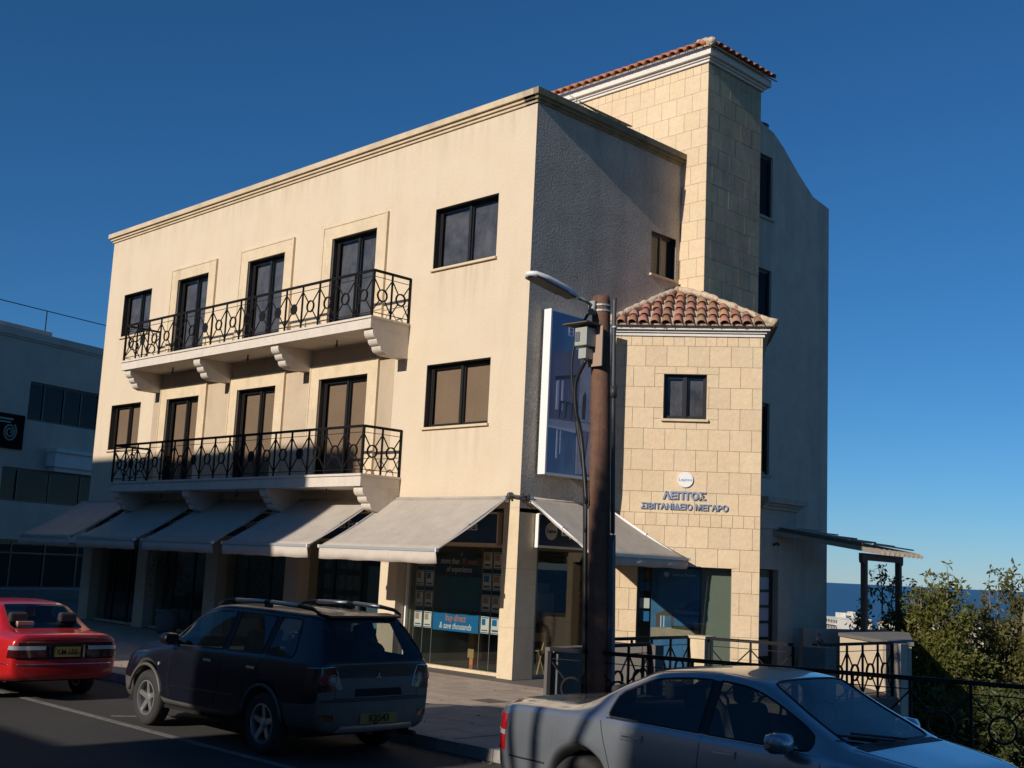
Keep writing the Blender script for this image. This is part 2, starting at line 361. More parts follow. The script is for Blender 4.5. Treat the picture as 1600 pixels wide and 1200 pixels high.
def text_mesh(body, size, ext, m, pl, uu, z, n, parent, name='lettering', align='CENTER', bold=0.0, shear=0, xs=1.0, label=None):
    cu = bpy.data.curves.new('t', 'FONT'); cu.body = body; cu.size = size; cu.extrude = ext; cu.align_x = align; cu.align_y = 'CENTER'; cu.offset = bold; cu.shear = shear
    cu.resolution_u = 3
    t = bpy.data.objects.new('t', cu); COL.objects.link(t)
    dg = bpy.context.evaluated_depsgraph_get(); me = bpy.data.meshes.new_from_object(t.evaluated_get(dg)); bpy.data.objects.remove(t); bpy.data.curves.remove(cu)
    me.materials.clear(); me.materials.append(m); me.name = name
    O = pl.p(uu, z, n); U, N, Zv = pl.U, pl.N, Vector((0, 0, 1))
    mt = Matrix(((U.x*xs, Zv.x, N.x, O.x), (U.y*xs, Zv.y, N.y, O.y), (U.z, Zv.z, N.z, O.z), (0, 0, 0, 1)))
    if parent is not None and parent.matrix_local != Matrix.Identity(4) and parent.parent is None and getattr(pl, 'world', False):
        pass
    me.transform(mt)
    o = link(name, me, parent)
    if label: o['label'] = label
    return o
FP = Plane((0, 0, 0), (1, 0, 0), (0, -1, 0))
SP = Plane((0, 0, 0), (0, 1, 0), (1, 0, 0))
TP = Plane((0, 2.6, 0), (2.5, 1.78, 0), (1.78, -2.5, 0))
#%%PART2
# ================================================================ GROUND
def sstep(a, b, x):
    t = min(1, max(0, (x-a)/(b-a))); return t*t*(3-2*t)
def terr(x, y):
    s = sstep(2.6, 5.0, x)*sstep(-4.2, -3.0, y-(x-4.4)*.33) if y < 12 else 1
    if y < 12: s = max(s, sstep(-8, -4, x)*sstep(6.9, 8.4, y))
    z = -.45-3.4*s
    if y > 8:
        q = (y-8)
        z -= 2.6*sstep(0, 30, q)+ (56.0*(min(q, 1150)/1150)**.85) * sstep(-26, -12, x+ q*.62+8)
        if q > 1150: z -= (q-1150)*.05
    return z+noise.noise(Vector((x*.02, y*.02, 0)))*min(1.5, max(0, (y-10)*.02))
mb = MB()
def spaced(lo, hi, fine, a, b):
    out = []; t = lo
    while t < hi:
        out.append(t)
        dd = max(a-t, t-b, 0); t += fine+dd*.12
    return out+[hi]
xs = spaced(-2600, 2600, .8, -6, 8); ys = spaced(-400, 1600, .8, -6, 12)
for y in ys:
    for x in xs: mb.v.append((x, y, terr(x, y)))
nx = len(xs)
for j in range(len(ys)-1):
    for i in range(nx-1): mb.f.append((j*nx+i, j*nx+i+1, (j+1)*nx+i+1, (j+1)*nx+i)); mb.m.append(0)
m_terr = mat('dry_scrub_hillside', (.13, .115, .065), 1, var=.8, vscale=.05, vcol=(.045, .055, .022), dirt=.6, dscale=(.3, .3, .3), dirtcol=(.25, .2, .13))
struct('hillside', mb, m_terr, True)
mb = MB().add([(-60000, 300, -60), (40000, 300, -60), (40000, 80000, -60), (-60000, 80000, -60)], [(0, 1, 2, 3)])
m_sea = mat('sea_water', (.018, .07, .145), .38, var=.25, vscale=.01, bump=.9, bscale=.35, bdist=.9, spec=.35)
struct('sea', mb, m_sea)
mb = MB().box(-120, 60, -17.5, -6.2, -.5, -.13); struct('road', mb, m_asphalt)
mb = MB().box(-120, 60, -40, -17.5, -.5, 0); struct('far_pavement', mb, m_paving)
SW = [(-120, -6.05), (60, -6.05), (60, 14.5), (17, .3), (4.45, -3.88), (4.02, -1.0), (3.0, -.9), (2.78, 1.72), (3.3, 1.55), (4.98, 1.95), (4.9, 5.4), (4.4, 6.45), (2.5, 7.6), (.3, 11.0), (-18, 11), (-18, 12), (-34, 12), (-34, 40), (-120, 40)]
mb = MB().prism([(a, b, -.006) for a, b in SW], (0, 0, -.3))
sw = struct('sidewalk', mb, m_joint)
# paving slabs, the ones one can make out in front of the shop
slab = {}
def slab_mesh(a, b):
    k = (round(a, 3), round(b, 3))
    if k not in slab: slab[k] = MB().box(0, a, 0, b, -.03, 0).mesh('paving_slab', m_paving)
    return slab[k]
def inside(pt, poly):
    c = False; x, y = pt
    for i in range(len(poly)):
        (x1, y1), (x2, y2) = poly[i], poly[i-1]
        if (y1 > y) != (y2 > y) and x < (x2-x1)*(y-y1)/(y2-y1)+x1: c = not c
    return c
for i in range(-9, 8):
    for j in range(10):
        x0, y0 = i*.62, -6.05+j*.62
        if y0+.615 > -.01: continue
        if not all(inside((x0+a, y0+b), SW) for a in (.0, .615) for b in (.01, .615)): continue
        link('paving_slab', slab_mesh(.614, .614), sw, (x0, y0, random.uniform(0, .003)))
mb = MB()
mb.box(-120, -9*.62-.006, -6.05, -.01, -.02, .001); obj('paving_field', mb, m_paving, sw)
mb = MB().prism([(5.0, -6.05, .0), (40, -6.05, .0), (40, 6.6, .0), (17, .2, .0), (5.0, -3.75, .0)], (0, 0, -.02)); obj('paving_field', mb, m_paving, sw)
kb = MB().box(-120, 60, -6.19, -6.06, -.4, -.02); kerb = struct('kerb', kb, m_joint)
ks = MB().box(0, .49, -6.2, -6.05, -.3, .006).mesh('kerbstone', m_kerb)
for i in range(-36, 30): link('kerbstone', ks, kerb, (i*.5+.34, 0, random.uniform(-.003, .003)))
mk = MB()
mk.box(-60, 7.5, -8.48, -8.37, -.13, -.126)
struct('parking_line', mk, m_linepaint)
mk = MB().obox((1.15, -7.35, -.128), (.53, .87, 0), (-.035, .02, 0), (0, 0, .002)); struct('bay_line', mk, m_linepaint)
# ================================================================ OFFICE BUILDING
B = thing('office_building', 'cream three storey corner building with stone towers, tiled roofs and two long iron balconies', 'building')
upw = [(-16.88, -15.22, 8.25, 9.54)]; upd = [(-13.68, -12.07, 7.17, 9.54), (-10.15, -8.5, 7.17, 9.54), (-6.55, -4.87, 7.17, 9.54)]
low = [(-17.0, -15.24, 4.9, 6.22)]; lod = [(-13.7, -12.03, 3.86, 6.18), (-10.17, -8.46, 3.86, 6.18), (-6.68, -4.87, 3.86, 6.18)]
big = [(-2.92, -.99, 8.27, 9.61), (-2.92, -.99, 4.87, 6.2)]
mb = MB(); FP.wall(mb, -17.88, 0, 3.2, 11.3, upw+upd+low+lod+big, .2)
mb.add([(-17.88, 0, 3.2), (-17.88, 12, 3.2), (-17.88, 12, 11.3), (-17.88, 0, 11.3)], [(0, 1, 2, 3)])
mb.add([(-17.88, 0, 3.2), (0, 0, 3.2), (0, .5, 3.2), (-17.88, .5, 3.2)], [(0, 1, 2, 3)])
mb.add([(-17.88, .3, 11.3), (-.3, .3, 11.3), (-.3, .3, 10.9), (-17.88, .3, 10.9)], [(0, 1, 2, 3)])
mb.add([(-17.88, .0, 10.9), (-.3, .0, 10.9), (-.3, 11.8, 10.9), (-17.88, 11.8, 10.9)], [(0, 1, 2, 3)])
mb.box(-17.88, -1, 11.8, 12, -.5, 11.3)
obj('wall', mb, m_stucco, B, label='smooth sunlit cream front wall')
mb = MB(); SP.wall(mb, 0, 4.785, 3.12, 11.3, [(3.76, 4.65, 8.58, 9.55)], .16)
mb.add([(0, 0, 3.12), (0, 4, 3.12), (-.5, 4, 3.12), (-.5, 0, 3.12)], [(0, 1, 2, 3)])
obj('wall', mb, m_stucco_rough, B, label='rough grey stucco side wall')
mb = MB(); mb.box(-14.5, -3.6, -.004, .05, 3.9, 6.86)
# tan field behind the lower balcony, cut where the doors are
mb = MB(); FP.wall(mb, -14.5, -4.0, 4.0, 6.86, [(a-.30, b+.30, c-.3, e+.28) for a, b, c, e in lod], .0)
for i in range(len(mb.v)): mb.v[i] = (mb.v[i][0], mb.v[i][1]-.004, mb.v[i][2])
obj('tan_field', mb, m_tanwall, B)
for k, ops in enumerate((upd, lod)):
    for (a, b, z0, z1) in ops:
        dr = window(FP, B, a, b, z0, z1, 'balcony_door', .12, 2, m_glass if k else m_glass_up, m_blind if k else m_grey_back, sill=False, fw=.06, backd=.10)
        g = MB(); FP.slab(g, a-.35, a-.002, z0, z1+.31, 0, .05); FP.slab(g, b+.002, b+.35, z0, z1+.31, 0, .05); FP.slab(g, a-.002, b+.002, z1+.002, z1+.31, 0, .049)
        FP.slab(g, a-.37, a-.33, z0, z1+.32, 0, .065); FP.slab(g, b+.33, b+.37, z0, z1+.32, 0, .065); FP.slab(g, a-.33, b+.33, z1+.29, z1+.335, 0, .064)
        obj('door_surround', g, m_surround, dr)
for a, b, z0, z1 in upw+[big[0]]: window(FP, B, a, b, z0, z1, 'window', .14, 2, m_glass_up, m_grey_back)
for a, b, z0, z1 in low+[big[1]]: window(FP, B, a, b, z0, z1, 'window', .14, 2, m_glass, m_blind)
window(SP, B, 3.76, 4.65, 8.58, 9.55, 'window', .1, 2, m_glass, m_blind)
# coping
def profile_ring(mb, poly, steps, closed=False):
    """stack of offset prisms; poly = outer wall line (list xy), steps=(z0,z1,n)"""
for nm, P, a, b, m in (('coping', FP, -17.88, 0, m_coping), ('coping', SP, 0, 4.785, m_coping_d)):
    g = MB(); e = .0 if P is FP else .0
    for z0, z1, n in ((11.3, 11.36, .04), (11.362, 11.425, .085), (11.43, 11.56, .145)):
        if P is FP: FP.slab(g, a-n, b+n*.0, z0, z1, -.30, n)
        else: SP.slab(g, a-n, b, z0, z1, -.30, n)
    obj(nm, g, m, B)
# ground floor columns, glazing, signs
cols = [(-17.88, -17.3), (-14.6, -14.05), (-11.05, -10.5), (-7.55, -7.0), (-4.05, -3.5), (-.41, 0)]
for i, (a, b) in enumerate(cols):
    g = MB(); jz = [0, .95, 2.05, 3.2]
    for z0, z1 in zip(jz[:-1], jz[1:]): g.box(a, b, 0.002, .54, z0+.003, z1-.003)
    g.box(a+.006, b-.006, .01, .53, 0, 3.2, 1)
    obj('column', g, [m_stucco if i < 5 else m_surround, m_mortar], B)
bays = list(zip([c[1] for c in cols[:-1]], [c[0] for c in cols[1:]]))
for i, (a, b) in enumerate(bays):
    sf = obj('shopfront', MB().box(a, b, .22, .36, 0, .06), m_surround, B); obj('head_rail', MB().box(a, b, .26, .34, 2.44, 2.5), m_surround, sf)
    g = MB(); n = 3 if i < 4 else 2; 
    g.add([(a, .3, .06), (b, .3, .06), (b, .3, 2.44), (a, .3, 2.44)], [(0, 1, 2, 3)]); obj('shop_pane', g, m_shopglass, sf)
    if i == 4:
        g = MB().box(-3.47, -3.43, .24, .3, 0, 2.5); obj('white_post', g, m_whitemetal, sf)
    else:
        g = MB()
        for q in range(1, n): g.box(a+(b-a)*q/n-.025, a+(b-a)*q/n+.025, .27, .33, .06, 2.44)
        obj('mullion', g, m_frame, sf)
    g = MB(); g.box(a+.02, b-.28 if i == 4 else b-.05, .12, .2, 2.52, 3.08); sg = obj('sign_board', g, m_blue, B)
    g = MB(); e = b-.28 if i == 4 else b-.05
    g.box(a-.0, e+.03, .1, .21, 2.47, 2.518); g.box(a, e+.03, .1, .21, 3.082, 3.12); g.box(e+.002, e+.04, .1, .21, 2.5, 3.1)
    obj('sign_frame', g, m_surround, sg)
    P = Plane((0, .12, 0), (1, 0, 0), (0, -1, 0))
    text_mesh('Leptos Estates', .26, .004, m_wprint, P, (a+e)/2+.1, 2.84, .006, sg, align='CENTER')
# side glazing between corner column and tower
g = MB(); g.box(-.3, -.02, .55, .60, 0, 2.44); g.box(-.12, -.06, .6, 2.6, .0, .06); g.box(-.12, -.04, .6, 2.6, 2.42, 2.48); g.box(-.10, -.05, 2.02, 2.08, .06, 2.42); g.box(-.16, -.02, 2.25, 2.58, .0, 3.12)
sf = obj('shopfront', g, m_greenwall, B)
g = MB().add([(-.08, .6, .06), (-.08, 2.02, .06), (-.08, 2.02, 2.42), (-.08, .6, 2.42)], [(0, 1, 2, 3)])
g.add([(-.08, 2.08, .06), (-.08, 2.25, .06), (-.08, 2.25, 2.42), (-.08, 2.08, 2.42)], [(0, 1, 2, 3)]); obj('shop_pane', g, m_shopglass, sf)
g = MB().box(.02, .08, .60, 2.55, 2.52, 3.1); sg = obj('sign_board', g, m_blue, B)
g = MB().box(.02, .10, .44, .47, 2.47, 3.11); g.box(.02, .10, .47, 2.56, 2.47, 2.515); g.box(.02, .10, .47, 2.56, 3.10, 3.12); obj('sign_frame', g, m_whitemetal, sg)
g = MB().box(.02, .078, .475, .60, 2.52, 3.1); obj('sign_panel', g, m_blue, sg)
g = MB().disc((.084, .83, 2.80), (1, 0, 0), .17, .006, 28); obj('emblem', g, m_wprint, sg)
P2 = Plane((0, 0, 0), (0, 1, 0), (1, 0, 0))
text_mesh('Leptos', .10, .002, m_blue, P2, .83, 2.80, .091, sg, bold=.002)
text_mesh('Leptos Estates', .24, .003, m_wprint, P2, 1.12, 2.80, .083, sg, align='LEFT', bold=.004)
# shop interior
g = MB()
g.add([(-17.8, .36, .02), (-.1, .36, .02), (-.1, 8, .02), (-17.8, 8, .02)], [(0, 1, 2, 3)])
itf = obj('shop_floor', g, m_floorin, B)
g = MB(); g.box(-17.8, -.15, 7.9, 8, 0, 3.2); g.box(-17.8, -.4, .55, 7.9, 3.16, 3.19); g.box(-17.85, -17.8, .4, 8, 0, 3.2); g.box(-.3, -.2, 2.3, 7.9, 0, 3.2)
for a, b in cols[1:5]: g.box(a+.2, a+.3, 3.4, 7.9, 0, 3.16)
obj('shop_inner_wall', g, m_inwall, B)
g = MB(); g.box(-3.52, -3.43, .42, 3.3, .02, 3.1); g.box(-5.5, -3.5, 3.3, 3.38, .02, 3.1); obj('partition', g, m_greenwall, B)
g = MB(); g.box(-2.9, -.6, 3.9, 4.0, .02, 1.6); g.box(-2.0, -.35, 1.9, 1.96, .02, .95); obj('counter_front', g, m_dark, B)
# mid-floor slabs and dark rooms behind the upper windows
g = MB(); g.box(-17.8, -.2, .6, .64, 3.3, 10.8); obj('room_back', g, m_dark, B)
# ---- balconies
def railing(parent, P0, P1, z, n, solid=(), h=1.0, ring_r=.125, endpost=(True, True), label=None, t=1.0):
    P0, P1 = Vector((*P0, z)), Vector((*P1, z)); U = P1-P0; Ln = U.length; U = U/Ln; N = Vector((U.y, -U.x, 0)); Zv = Vector((0, 0, 1))
    g = MB(); g.bar(P0+Zv*h, P1+Zv*h, .05, .03); g.bar(P0+Zv*(h-.028), P1+Zv*(h-.028), .03, .02); obj('handrail', g, m_iron, parent)
    g = MB(); g.bar(P0+Zv*(h-.14), P1+Zv*(h-.14), .012); obj('upper_rail', g, m_iron, parent)
    g = MB(); g.bar(P0+Zv*.09, P1+Zv*.09, .02, .014); obj('lower_rail', g, m_iron, parent)
    c = Ln/n
    for i in range(n+1):
        if (i == 0 and not endpost[0]) or (i == n and not endpost[1]): continue
        p = P0+U*c*i; tk = .048 if i in (0, n) else .033
        g = MB(); g.bar(p, p+Zv*(h-.04), tk*t, tk*t, up=U); obj('baluster', g, m_iron, parent)
    for i in range(n):
        p = P0+U*c*(i+.5)+Zv*(h*.48); rr = ring_r
        g = MB()
        if i in solid: g.disc(p, N, rr, .02, 18); obj('disc', g, m_iron, parent)
        else: g.ring(p, N, rr, .028, 20, .034); obj('ring', g, m_iron, parent)
        for sx in (-1, 1):
            for sz, zz in ((1, h-.15), (-1, .1)):
                e = P0+U*c*(i+.5+sx*.5)+Zv*zz; dd = (e-p).normalized(); g = MB(); g.bar(p+dd*rr, e, .020, .020, up=N); obj('brace', g, m_iron, parent)
def scallop(z1, y1=-.99, y0=-.66, dz=.47):
    pts = [(0, z1), (y1, z1), (y1, z1-.06)]
    z = z1-.06; k = 3; sy, sz = (y0-y1)/k, -(dz-.06)/k; y = y1
    for i in range(k):
        for q in range(1, 6):
            a = math.pi/2*q/5
            pts.append((y+sy*(1-math.cos(a))*1.0, z+sz*math.sin(a)))
        y += sy; z += sz
        if i < k-1: pts.append((y, z))
    pts += [(y0+.08, z-.03), (0, z-.03)]
    o = [pts[0]]
    for p_ in pts[1:]:
        if (Vector(p_)-Vector(o[-1])).length > .004: o.append(p_)
    return o
for zt, name_, solid in ((7.16, 'upper', (1, 6, 10, 11, 12)), (3.84, 'lower', (1, 6, 9, 10, 13))):
    g = MB(); g.box(-14.5, -3.57, -1.06, -.002, zt-.26, zt-.05); g.box(-14.53, -3.54, -1.09, -.002, zt-.048, zt)
    bal = obj('balcony', g, m_slab, B, label='%s balcony slab with iron railing' % name_)
    for x in (-14.4, -10.8, -7.35, -3.87):
        g = MB(); g.prism([(x, a, b) for a, b in scallop(zt-.262)], (.3, 0, 0)); br = obj('bracket', g, m_slab, bal)
    railing(bal, (-14.46, -1.03), (-3.6, -1.03), zt, 17, solid)
    railing(bal, (-3.6, -1.03), (-3.6, -.02), zt, 2, (), endpost=(False, True))
    railing(bal, (-14.46, -1.03), (-14.46, -.02), zt, 2, (), endpost=(False, True))
    for x in (-12.6, -9.0, -5.4):
        g = MB(); g.tube([(x, -.55, zt-.26), (x, -.55, zt-.36)], .018, 8); g.tube([(x, -.55, zt-.36), (x, -.55, zt-.42)], [.035, .02], 8); obj('downlight', g, m_pipe, bal, True)
# ================================================================ STONE FACES
def rect_sub(rects, h):
    o = []
    for a, b, c, e in rects:
        x0, x1, y0, y1 = max(a, h[0]), min(b, h[1]), max(c, h[2]), min(e, h[3])
        if x0 >= x1 or y0 >= y1: o.append((a, b, c, e)); continue
        if c < y0: o.append((a, b, c, y0))
        if y1 < e: o.append((a, b, y1, e))
        if a < x0: o.append((a, x0, y0, y1))
        if x1 < b: o.append((x1, b, y0, y1))
    return o
def stones(pl, parent, u0, u1, rows, holes=(), keep=None, m=None, gap=.007, name='stone'):
    cache = {}; cnt = 0
    for ri, (z0, z1, wd, ph) in enumerate(rows):
        a = u0-ph*wd
        while a < u1-1e-4:
            b = a+wd; ra, rb = max(a, u0), min(b, u1)
            # slivers join their neighbour
            if rb-ra > .05:
                rs = [(ra, rb, z0, z1)]
                for hl in holes: rs = rect_sub(rs, hl)
                for (p, q, s, t) in rs:
                    if q-p < .04 or t-s < .04: continue
                    if keep and not keep((p+q)/2, (s+t)/2): continue
                    W_, H_ = round(q-p-gap, 3), round(t-s-gap, 3)
                    key = (W_, H_)
                    if key not in cache:
                        g = MB(); g.obox((0, 0, 0), (W_/2, 0, 0), (0, .012, 0), (0, 0, H_/2)); cache[key] = g.mesh('stone', m or m_stone)
                    c = pl.p((p+q)/2, (s+t)/2, -.012+random.uniform(-.003, .004)*(.3 if m else 1)); U, N = pl.U, pl.N
                    mt = Matrix(((U.x, -N.x, 0, c.x), (U.y, -N.y, 0, c.y), (0, 0, 1, c.z), (0, 0, 0, 1)))
                    link(name, cache[key], parent, mtx=mt); cnt += 1
            a = b
    return cnt
A_, B_, C_ = (0.0, 2.6), (2.5, 4.38), (.69, 6.95)
g = MB()
TPb = Plane(TP.p(0, 0, -.018), TP.U, TP.N)
tw_hole = (1.07, 1.95, 5.25, 6.19); dp_hole = (.64, 2.52, 0, 2.25)
TPb.wall(g, 0, 3.069, -.3, 7.0, [tw_hole, dp_hole], .16)
g.add([(2.5, 4.38, -4), (.69, 6.95, -4), (.69, 6.95, 7.0), (2.5, 4.38, 7.0)], [(0, 1, 2, 3)])
LT = obj('stone_tower', g, m_mortar, B, label='lower angled stone bay with small tiled roof')
rows = [(6.78, 6.98, .22, .3)]; z = 6.78
for i in range(8): rows.append((z-.434, z, .4385, (.45, .0)[i % 2])); z -= .434
rows.append((z-.25, z, .2192, .5)); z -= .25
i = 0
while z > .02:
    rows.append((max(z-.43, 0), z, .4385, (.35, .9)[i % 2])); z -= .43; i += 1
n1 = stones(TP, LT, 0.0, 3.069, rows, [tw_hole, dp_hole])
# jambs and soffits of the two openings in stone colour
g = MB()
for a, b, c, e in (tw_hole, dp_hole):
    for uu in (a, b): TP.slab(g, uu-.011 if uu == a else uu+.001, uu-.001 if uu == a else uu+.011, c, e, -.17, -.003)
    TP.slab(g, a, b, e+.001, e+.011, -.17, -.003)
obj('reveal', g, m_surround, LT)
window(TP, LT, 1.07, 1.95, 5.25, 6.19, 'window', .1, 2, m_glass_up, m_grey_back)
# display in the tower's base
g = MB(); TP.slab(g, .64, 2.52, 0, 2.25, -.62, -.60); TP.slab(g, .64, .66, 0, 2.25, -.6, -.2); TP.slab(g, 1.92, 2.52, 0, 2.25, -.32, -.30); dsp = obj('display_window', g, m_greenwall, LT)
g = MB(); g.add([TP.p(.66, .04, -.15), TP.p(2.50, .04, -.15), TP.p(2.50, 2.23, -.15), TP.p(.66, 2.23, -.15)], [(0, 1, 2, 3)]); obj('pane', g, m_shopglass, dsp)
g = MB()
PO = Plane(TP.p(0, 0, -.24), TP.U, TP.N)
def flat(mb, pl, pts, n, mi=0, t=.003):
    mb.prism([pl.p(a, b, n) for a, b in pts], pl.N*t, mi)
# poster: a pool terrace seen against a blue sky
m_psky = mat('poster_sky', (.03, .15, .34), .5, var=.5, vscale=2, vcol=(.10, .28, .45)); m_psand = mat('poster_terrace', (.5, .40, .30), .5, var=.5, vscale=8); m_ppool = mat('poster_pool', (.03, .16, .40), .5, var=.5, vscale=4, vcol=(.10, .30, .5)); m_pdark = mat('poster_hut', (.12, .08, .06), .6)
flat(g, PO, [(.92, .2), (1.90, .2), (1.90, 2.2), (.92, 2.2)], 0, 0)
flat(g, PO, [(.93, .62), (1.89, .70), (1.89, .98), (1.3, 1.02), (.93, 1.0)], .004, 1)
flat(g, PO, [(.93, .24), (1.89, .24), (1.89, .80), (1.5, .86), (1.1, .84), (.93, .74)], .008, 2)
flat(g, PO, [(1.03, 1.02), (1.10, 1.02), (1.10, 1.25), (1.33, 1.25), (1.33, 1.03), (1.38, 1.03), (1.38, 1.28), (1.2, 1.36), (1.0, 1.27), (1.03, 1.25)], .004, 3)
flat(g, PO, [(1.12, 1.02), (1.14, 1.02), (1.14, 1.25), (1.12, 1.25)], .008, 4); flat(g, PO, [(1.18, 1.02), (1.20, 1.02), (1.20, 1.25), (1.18, 1.25)], .008, 4)
flat(g, PO, [(1.35, 1.0), (1.89, .97), (1.89, 1.03), (1.6, 1.07), (1.35, 1.06)], .004, 5)
obj('poster', g, [m_psky, m_psand, m_ppool, m_pdark, m_wprint, mat('poster_trees', (.05, .06, .04), .6)], dsp)
g = MB(); g.tube([PO.p(1.22, 2.08, .012), PO.p(1.22, 2.08, .016)], .055, 20); obj('emblem', g, m_wprint, dsp)
text_mesh('Leptos Estates', .085, .002, m_wprint, PO, 1.58, 2.08, .014, dsp)
g = MB()
for z0, mi in ((1.95, 0), (1.72, 1), (1.38, 2), (1.12, 1)): TP.slab(g, .69, .89, z0, z0+.2, -.22, -.21, mi)
obj('leaflet', g, [m_gprint, m_blue2, m_wprint], dsp)
# lettering on the tower
g = MB(); g.tube([TP.p(1.56, 4.0, .0), TP.p(1.56, 4.0, .035)], .155, 36); em = obj('emblem', g, m_whitemetal, LT); smooth_angle(em)
text_mesh('Leptos', .082, .002, m_letters, TP, 1.56, 4.0, .037, LT, xs=1.25, bold=.001)
text_mesh('ΛΕΠΤΟΣ', .205, .012, m_letters, TP, 1.545, 3.665, .022, LT, bold=.009, xs=1.03)
text_mesh('ΣΙΒΙΤΑΝΙΔΕΙΟ ΜΕΓΑΡΟ', .165, .012, m_letters, TP, 1.545, 3.44, .022, LT, bold=.004, xs=.98)
# cornices of the lower tower
def off_poly(n):
    def ln(p, q, k):
        p, q = Vector(p), Vector(q); dd = (q-p).normalized(); nn = Vector((dd.y, -dd.x)); return p+nn*k, dd
    def isect(l1, l2):
        p, dd = l1; q, e = l2; t = ((q.x-p.x)*e.y-(q.y-p.y)*e.x)/(dd.x*e.y-dd.y*e.x); return p+dd*t
    ab, bc = ln(A_, B_, n), ln(B_, C_, n)
    a = isect(ab, (Vector((0.002, 0)), Vector((0, 1)))); b = isect(ab, bc); c = isect(bc, (Vector((0, 6.948)), Vector((1, 0))))
    return a, b, c
g = MB()
for z0, z1, n in ((6.985, 7.05, .035), (7.052, 7.10, .075), (7.102, 7.20, .14)):
    a, b, c = off_poly(n); g.prism([(a.x, a.y, z0), (b.x, b.y, z0), (c.x, c.y, z0), (.002, 6.948, z0)], (0, 0, z1-z0))
obj('cornice', g, m_cornice, LT)
# tiled roofs
def tile_mesh(r0=.105, r1=.085, ln=.42, t=.014, k=6, m=None):
    g = MB(); vs = []; 
    for y, rr in ((0, r0), (ln, r1)):
        for q in (rr, rr-t):
            for i in range(k+1):
                a = math.pi*i/k; vs.append((q*math.cos(a), y, q*math.sin(a)*.85))
    n = k+1; f = []
    for i in range(k):
        f += [(i, i+1, 2*n+i+1, 2*n+i), (n+i, 3*n+i, 3*n+i+1, n+i+1), (i, n+i, n+i+1, i+1), (2*n+i, 2*n+i+1, 3*n+i+1, 3*n+i)]
    f += [(0, 2*n, 3*n, n), (k, n+k, 3*n+k, 2*n+k)]
    g.add(vs, f); me = g.mesh('roof_tile', m or m_tile, True); return me
def tiled_slope(parent, E0, E1, apex_pts, spacing, rowlen, me, m_base, jitter=.012, name='roof_tile', maxrows=99, base=True):
    """E0,E1 = eave ends (3D), apex_pts = further corners (E1 side first); tiles run upslope"""
    E0, E1 = Vector(E0), Vector(E1); pts = [E0, E1]+[Vector(p) for p in apex_pts]
    X = (E1-E0).normalized(); n = (E1-E0).cross(pts[2]-E0).normalized()
    if n.z < 0: n = -n
    Y = n.cross(X).normalized()
    if Y.z < 0: Y = -Y
    X2 = Y.cross(n)
    if base:
        g = MB(); g.prism([p-n*.03 for p in pts], n*.03); rf = obj('roof_deck', g, m_base, parent)
    poly = [((p-E0).dot(X), (p-E0).dot(Y)) for p in pts]; W_ = (E1-E0).length; c = 0
    hmax = max(b for a, b in poly); k = int(W_/spacing)
    for i in range(k+1):
        x = (W_-k*spacing)/2+i*spacing
        for j in range(min(maxrows, int(hmax/rowlen)+1)):
            y = j*rowlen-.05
            if not inside((x, y+rowlen*.6), poly): continue
            o = E0+X*(x+random.uniform(-1, 1)*jitter)+Y*(y+random.uniform(-1, 1)*jitter)+n*(.0+random.uniform(0, .008))
            rot = random.uniform(-.03, .03); tl = R(2.5)
            Yt = (Y*math.cos(tl)-n*math.sin(tl)); Yt = (Yt+X*rot).normalized(); Nt = X2.cross(Yt).normalized(); Xt = Yt.cross(Nt)
            o = o+n*.018
            mt = Matrix(((Xt.x, Yt.x, Nt.x, o.x), (Xt.y, Yt.y, Nt.y, o.y), (Xt.z, Yt.z, Nt.z, o.z), (0, 0, 0, 1)))
            link(name, me, parent, mtx=mt); c += 1
    return c
def mortar_strip(parent, pts, rad, name='hip_mortar', m=None, seg=.05):
    P = []; pts = [Vector(p) for p in pts]
    for a, b in zip(pts[:-1], pts[1:]):
        k = max(2, int((b-a).length/seg))
        for i in range(k): P.append(a.lerp(b, i/k))
    P.append(pts[-1]); g = MB()
    g.tube([p+Vector((noise.noise(p*6), noise.noise(p*6+Vector((9, 0, 0))), noise.noise(p*7+Vector((0, 5, 0)))))*rad*.35 for p in P], [rad*(1+.35*noise.noise(p*9)) for p in P], 8)
    return obj(name, g, m or m_limemortar, parent, True)
tmA = tile_mesh(.102, .078, .54)
a, b, c = off_poly(.24)
ea, eb, ec = (a.x, a.y, 7.2), (b.x, b.y, 7.2), (c.x-.30, c.y+.1, 7.2)
W_ = (.70, 4.78, 8.14); AP = (.004, 4.78, 8.36)
tiled_slope(LT, ea, eb, [W_, AP], .236, .45, tmA, m_limemortar)
tiled_slope(LT, eb, ec, [W_], .236, .45, tmA, m_limemortar)
mortar_strip(LT, [Vector(ea)+Vector((.05, .08, .07)), Vector(AP)+Vector((.03, -.05, .05))], .08)
mortar_strip(LT, [Vector(eb)+Vector((-.03, 0, .05)), Vector(W_)+Vector((.03, -.05, .05))], .07)
mortar_strip(LT, [Vector(AP)+Vector((0, -.06, .05)), Vector(W_)+Vector((0, -.06, .05))], .08)
g = MB(); g.tube([Vector(eb)+Vector((-.20, .04, .12)), Vector(eb)+Vector((.02, -.02, .04))], [.075, .085], 12); obj('hip_end_tile', g, m_limemortar, LT, True)
